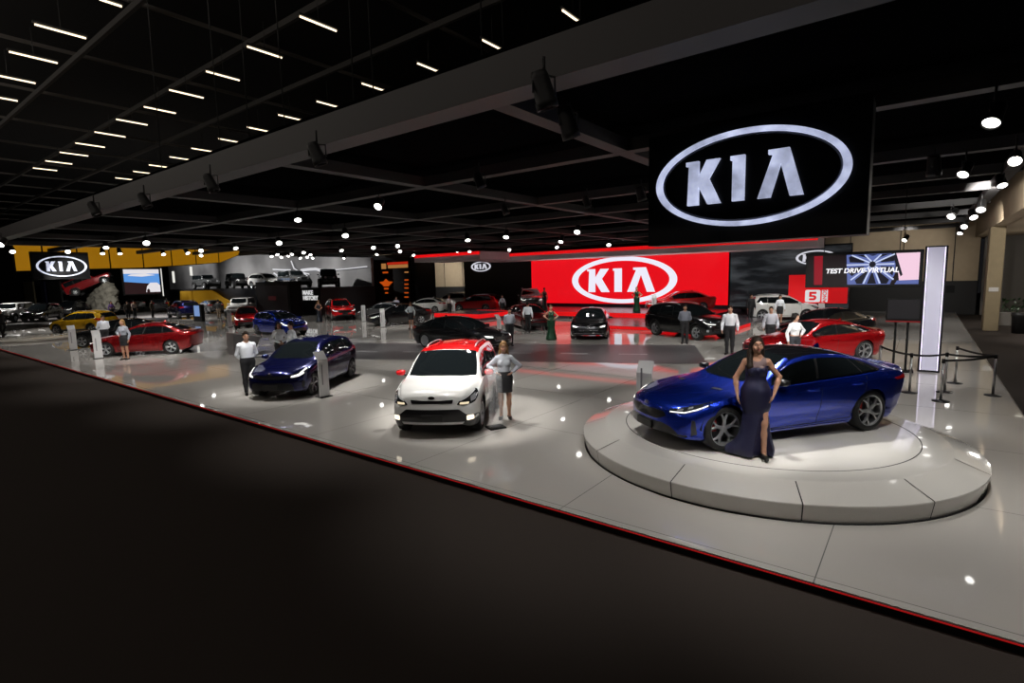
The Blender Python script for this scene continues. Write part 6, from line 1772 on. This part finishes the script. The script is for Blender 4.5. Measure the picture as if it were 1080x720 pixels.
# ---------------------------------------------------------------- hall roof: purlins and strip lights
roof_m = mat('roof_steel', srgb(70, 68, 66), .7)
for i, ((xa, ya), (xb, yb)) in enumerate((((157, 0), (0, 133)), ((313, 23), (67, 158)), ((327, 87), (113, 177)))):
    y = (gz(xa, ya, 11.8)[1] + gz(xb, yb, 11.8)[1]) / 2
    b = MB(); b.box((-40, y, 11.9), (110, .13, .2)); tag(b.build('roof_purlin', roof_m), '%s long steel purlin of the dark hall roof from the left' % nth[i], 'beam', 'purlins of the hall roof')
for i in range(16):
    x = -2 - 6.2 * i
    b = MB(); b.box((x, 25, 12.15), (.09, 70, .12)); tag(b.build('roof_tie', mat('roof_tie_steel', srgb(120, 116, 112), .6)), '%s thin steel tie crossing the hall roof, counted from the right' % nth[i], 'beam', 'ties of the hall roof')
LL = [((317, 17), (354, 33)), ((261, 49), (297, 61)), ((218, 75), (252, 85)), ((180, 94), (213, 104)), ((153, 112), (184, 120)), ((123, 125.5), (155, 132)), ((101, 138.5), (131, 145)), ((81, 150), (109, 156)), ((64, 160), (92, 165)), ((49, 169), (75, 173.5)), ((35, 177), (60, 180)),
      ((105, -1), (128, 7)), ((37, 25), (90, 41)), ((10, 54), (60, 67)), ((-22, 74), (36, 89)), ((-30, 97), (18, 107)),
      ((593, 11), (615, 26)), ((508, 42), (530, 53)), ((440, 67), (464, 76)), ((382, 88), (406, 96)), ((334, 107), (357, 113)), ((294, 121), (318, 127)), ((261, 134), (284, 139)), ((231, 146), (253, 150.5)), ((203, 156), (225, 160.5)), ((180, 165), (200, 169)), ((158, 173.5), (178, 177)), ((141, 180.5), (158, 183)), ((123, 187), (139, 190))]
rows_ = {'middle': LL[:11], 'left': LL[11:16], 'right': LL[16:]}
tube_m = emat('tube_warm', srgb(255, 232, 196), 2.2)
cap_m = mat('tube_housing', (.05, .05, .05), .6)
for rn, ll in rows_.items():
    for i, (pa, pb) in enumerate(ll):
        (xa, ya), (xb, yb) = gz(*pa, 11), gz(*pb, 11)
        x, y0_, y1_ = (xa + xb) / 2, min(ya, yb), max(ya, yb)
        t = empty('strip_light', (x, (y0_ + y1_) / 2, 11), 0, '%s lit strip light from the front in the %s row of the hall roof' % (nth[i], rn), 'ceiling light', '%s row of hall strip lights' % rn)
        b = MB(); b.cyl((0, -(y1_ - y0_) / 2, 0), (0, (y1_ - y0_) / 2, 0), .030, 8); b.build('tube', tube_m, t)
        b = MB(); b.box((0, 0, .07), (.10, y1_ - y0_ + .1, .06)); b.build('housing', cap_m, t)
        b = MB(); b.cyl((0, 0, .12), (0, 0, 1.0), .012, 6); b.build('hanger', cap_m, t)

cable_m = mat('rigging_cable', (.03, .03, .03), .6)
for i, (px, py) in enumerate(((170, 172), (232, 150), (262, 140), (300, 125), (373, 105), (394, 97), (508, 56), (531, 48), (612, 22))):
    x, z = gy(px, py, 6.0)
    b = MB(); b.cyl((x, 6.0, 6.04), (x - .25 * (i % 2), 6.1, 15.1), .012, 6)
    tag(b.build('ceiling_cable', cable_m), '%s thin rigging cable rising from the fascia beam, from the left' % nth[i], 'cable', 'rigging cables of the canopy')

# ---------------------------------------------------------------- canopy spotlights
lens_m = emat('spot_lens_lit', srgb(255, 252, 246), 7.0)
can_m = mat('spot_can_black', (.006, .006, .006), .6)
lens_off = mat('spot_lens_off', (.012, .012, .014), .15)
def fixture(name, loc, aim, label, lit, size=1.0, group=None):
    t = empty(name, loc, 0, label, 'spotlight', group)
    d = Vector(aim) - Vector(loc); q = d.to_track_quat('Z', 'X')
    b = MB()
    M = q.to_matrix().to_4x4()
    r_ = .12 * size
    b.lathe([(.001, -.26 * size), (r_ * .75, -.26 * size), (r_ * .9, -.2 * size), (r_, .05 * size), (r_ * 1.1, .07 * size), (r_ * 1.1, .16 * size), (r_ * .98, .16 * size), (r_ * .98, .12 * size)], 18, 0, M); b.build('housing', can_m, t)
    b = MB(); b.lathe([(.001, .125 * size), (r_ * .97, .125 * size)], 18, 0, M); b.build('lens', lens_m if lit else lens_off, t)
    b = MB()
    ax = (M.to_3x3() @ Vector((1, 0, 0))); ax.z = 0; ax.normalize()
    top = Vector((0, 0, CZ - loc[2]))
    p1, p2 = ax * r_ * 1.25, -ax * r_ * 1.25
    b.tube([p1, p1 + Vector((0, 0, .22 * size)), p2 + Vector((0, 0, .22 * size)), p2], .016 * size, 6); b.tube([(0, 0, .22 * size), tuple(top)], .02 * size, 6); b.build('yoke', can_m, t)
    return t
cars_xy = [(-8.5, 8.9), (-14.7, 8.9), (-2.2, 10), (-28.5, 9.3), (-32.6, 12.2), (-38.6, 11.2), (-3.3, 21.8), (-19, 17.5), (-13.7, 24.6), (-11, 29), (-7, 37), (-18, 36), (-36, 19), (-27, 24), (-33, 27)]
def lamp(loc, aim, watts, ang=62, blend=.55, col=(1, .97, .93), r_=.09):
    l = bpy.data.lights.new('spot', 'SPOT'); l.energy = watts; l.spot_size = R(ang); l.spot_blend = blend; l.color = col; l.shadow_soft_size = r_
    o = bpy.data.objects.new('spot', l); COL.objects.link(o); o.location = loc
    o.rotation_euler = (Vector(aim) - Vector(loc)).to_track_quat('-Z', 'Y').to_euler()
    return o
clusters = {
 'over the middle of the stand': [(400, 215.5), (314, 229), (364, 246), (294, 254.5), (248, 260), (359.5, 262.7), (363, 271), (393.5, 260), (398, 267), (422, 264), (419, 258), (436, 268), (439.5, 272), (456, 272), (286, 269), (292, 267), (297, 270)],
 'in the crowded far cluster': [(304, 268.5), (308, 266.5), (312, 268.5), (316, 271), (320, 265), (324, 270), (327, 267), (330, 271)],
 'over the gold panels': [(2, 256), (13, 264), (71.5, 264), (111.5, 259), (108, 265.5), (126, 265.5), (154, 254.5), (172, 266.7), (197, 265.5), (212, 263), (212.5, 268.3), (222, 263)],
 'in front of the stage': [(493, 250.7), (482, 266), (495, 264), (534, 247.5), (537, 262.5), (587, 259.5), (592, 252.7), (609, 242.4), (642, 256.7), (650, 262), (674, 261)],
 'near the right gallery': [(1048.6, 122.5), (1018, 180), (1071, 167), (1056, 192), (1035, 218), (1005, 226), (1017.5, 237.5), (1026, 226.7), (1013, 244), (959, 256), (955, 251.7)]}
placed = []
for cl, pts in clusters.items():
    pts = sorted(pts)
    for i, (px, py) in enumerate(pts):
        z = 5.08 if py < 258 else 5.3
        x, y = gz(px, py, z)
        if y > 44 or x < -75 or y < 0:
            s_ = 40 / max(abs(y), 1e-3) if y > 44 else .8
            x, y, z = x * s_, y * s_, CAM_H + (z - CAM_H) * s_
        if any((x - a) ** 2 + (y - c) ** 2 < .5 for a, c in placed): continue
        placed.append((x, y))
        d = min(cars_xy, key=lambda c: (c[0] - x) ** 2 + (c[1] - y) ** 2)
        dx, dy = d[0] - x, d[1] - y; L_ = math.hypot(dx, dy); k_ = min(1, 2.2 / max(L_, .01))
        u_ = unit(V3(-x, -y, 0)); q_ = random.uniform(2.2, 5.5); a_ = random.uniform(-.5, .5)
        aim = (x + (u_[0] * math.cos(a_) - u_[1] * math.sin(a_)) * q_, y + (u_[1] * math.cos(a_) + u_[0] * math.sin(a_)) * q_, z - 3.2)
        fixture('spotlight', (x, y, z), aim, '%s lit spotlight from the left %s' % (ordinal(i), cl), True, (.85 if math.hypot(x, y) < 22 else 1.1), 'lit spotlights ' + cl)
dark = [((574, 100), .95, 'large unlit moving head under the fascia, highest in view'), ((600, 134), .95, 'large unlit moving head on the cross beam left of the big sign'), ((335, 165), .85, 'unlit spotlight under the fascia above the middle of the stand'),
        ((223, 195), .85, 'unlit spotlight under the fascia, second from the far left pair'), ((153, 213), .85, 'unlit spotlight with visible yoke under the fascia on the left'), ((100, 222), .9, 'unlit spotlight farthest left under the fascia'),
        ((506, 192), .8, 'unlit spotlight on the first long beam left of the big sign'), ((619, 214), .8, 'unlit spotlight on the second long beam left of the big sign'), ((676, 206), .9, 'unlit moving head close to the left edge of the big sign'),
        ((533, 222), .8, 'unlit spotlight over the middle, below the second long beam'), ((985, 177), 1.0, 'unlit moving head among the lit spotlights at the right')]
for (px, py), s_, lab in dark:
    x, y = gz(px, py, 5.1)
    fixture('moving_spotlight', (x, y, 5.1), (x * .9 + .3, y + 1.5, 0), lab, False, s_)
# working lamps of the canopy, one beside each fixture line
W0 = 430
for x in (-43, -37, -31.5, -26, -20.5, -15, -9.5, -4.2, .6):
    for y in (6.9, 10.6, 15.6, 20.5, 26.0, 32.0):
        lamp((x, y, 5.35), (x + random.uniform(-.4, .4), y + random.uniform(-.2, .5), 0), W0 * (1.1 if y < 12 else .64), 78, .7)
# key spots on the cars
for (x, y), w_ in zip(cars_xy, (1100, 800, 1500, 600, 400, 500, 800, 500, 600, 500, 900, 500, 500, 500, 500)):
    lamp((x - .6, y + 1.3, 5.3), (x + .1, y + .2, .3), w_, 50, .5)
lamp((-.4, 6.3, 5.3), (-1.85, 8.1, 1.3), 620, 26, .6); lamp((-10.8, 6.0, 5.3), (-14.9, 7.9, 1.2), 700, 34, .6); lamp((-21, 6.0, 5.3), (-26.5, 8.2, 1.0), 1500, 34, .6); lamp((-25, 6.0, 5.3), (-30.5, 10, 1.0), 1300, 34, .6); lamp((-.5, 12.5, 5.3), (-3.6, 20.5, 1.0), 1800, 36, .6); lamp((1.2, 12.5, 5.3), (-.8, 21.5, .8), 900, 36, .6); lamp((-6.6, 6.3, 5.3), (-7.6, 8.4, .9), 520, 48, .5); lamp((-13.2, 6.3, 5.3), (-14.4, 7.8, .9), 420, 48, .5)
for x in (-33, -27, -20, -14, -8, -3, 0):
    for y in (10.6, 15.6, 20.5, 26):
        lamp((x + .8, y, 5.35), (x - 1.2, y + 3.6, 1.0), 620, 60, .6)
for x in (-5, -9.5, -14, -18):  # unseen uplights added on the stage floor to brighten the soffit
    lamp((x - 7, 38.3, .62), (x - 7, 38.4, 5), 160, 120, .8)
for x in (-8, -14, -20, -26):
    lamp((x, 31.0, 4.2), (x - 1.5, 37, 4.7), 70, 60, .9)
lamp((-5, 31.5, 5.3), (-7, 36.5, .8), 1100, 50, .6); lamp((-5.8, 5.95, 5.3), (-8.2, 8.3, .9), 900, 30, .6)
for y in (27, 33, 40):  # added point lights without fixtures, brightening the gallery soffit from below
    l_ = bpy.data.lights.new('gallery_fill', 'POINT'); l_.energy = 130; l_.shadow_soft_size = .3; l_.color = (1, .95, .88)
    o_ = bpy.data.objects.new('gallery_fill', l_); COL.objects.link(o_); o_.location = (6.5, y, 3.4)
for x in (-45, -36, -27, -18, -9, 0):
    for y in (2.0, -6.0):
        l_ = bpy.data.lights.new('hall_lamp', 'POINT'); l_.energy = 95 if y > 0 else 190; l_.shadow_soft_size = .3; l_.color = (1, .9, .8)
        o_ = bpy.data.objects.new('hall_lamp', l_); COL.objects.link(o_); o_.location = (x, y, 10.7)
# unseen spots added to brighten the neighbouring stand, hall end and other dim spots
for x, y, z, tx, ty, tz, w_ in ((-62, 26, 7, -62, 33, 3, 2600), (-50, 26, 7, -51, 33, 3, 2400), (-74, 26, 7, -74, 33, 3, 2600), (-68, 27, 8, -70, 36, 5, 2400), (-53, 28, 6, -56, 36, 4.5, 2000), (-52, 20, 7, -53, 24, 0, 1800), (-62, 14, 7, -62, 17, 0, 2200), (-53, 8, 7, -51, 13, 0, 2200), (-70, 10, 7, -70, 12, 0, 3000), (-63, 15, 5.6, -70, 19.5, 3.5, 2600), (-62, 20, 5.5, -63, 23, 0, 2500), (-1, 41.5, 5.3, -1.5, 47, 3.6, 420), (-40, 41.5, 5.3, -41, 47, 3.6, 350), (-44.5, 42.6, 5.2, -46, 47, 3.4, 900), (-82, 28, 6, -86, 36, 5, 2600), (-14, 31.5, 5.3, -15.6, 35.6, 1.0, 700), (.5, 38, 5.3, .6, 39, 0, 300), (6, 30, 4.8, 6, 31, 0, 700), (6, 40, 4.8, 6, 40, 0, 900), (1.4, 30, 5.3, 3.2, 36, 3, 700), (1.3, 22, 5.2, 2.6, 30, 6.2, 1100), (-47.5, 13, 5.3, -49, 15, .5, 900), (-43, 9.5, 5.0, -49, 14.5, .6, 1200)):
    lamp((x, y, z), (tx, ty, tz), w_, 80, .7)

# ---------------------------------------------------------------- world, camera, view
w = bpy.data.worlds.new('World'); scene.world = w; w.use_nodes = True
w.node_tree.nodes['Background'].inputs[0].default_value = (.006, .006, .0065, 1)
w.node_tree.nodes['Background'].inputs[1].default_value = 1.0
cd = bpy.data.cameras.new('Camera'); cam = bpy.data.objects.new('Camera', cd); COL.objects.link(cam)
M = Matrix.Identity(4)
for i in range(3):
    M[i][0], M[i][1], M[i][2] = ROT[0, i], -ROT[1, i], -ROT[2, i]
M[0][3], M[1][3], M[2][3] = 0, 0, CAM_H
cam.matrix_world = M
cd.sensor_fit = 'HORIZONTAL'; cd.sensor_width = 36; cd.lens = FOC / 1080 * 36; cd.clip_end = 400
scene.camera = cam
vs_ = scene.view_settings
vs_.view_transform = 'Standard'; vs_.look = 'None'; vs_.exposure = 0; vs_.gamma = 1; vs_.use_curve_mapping = False
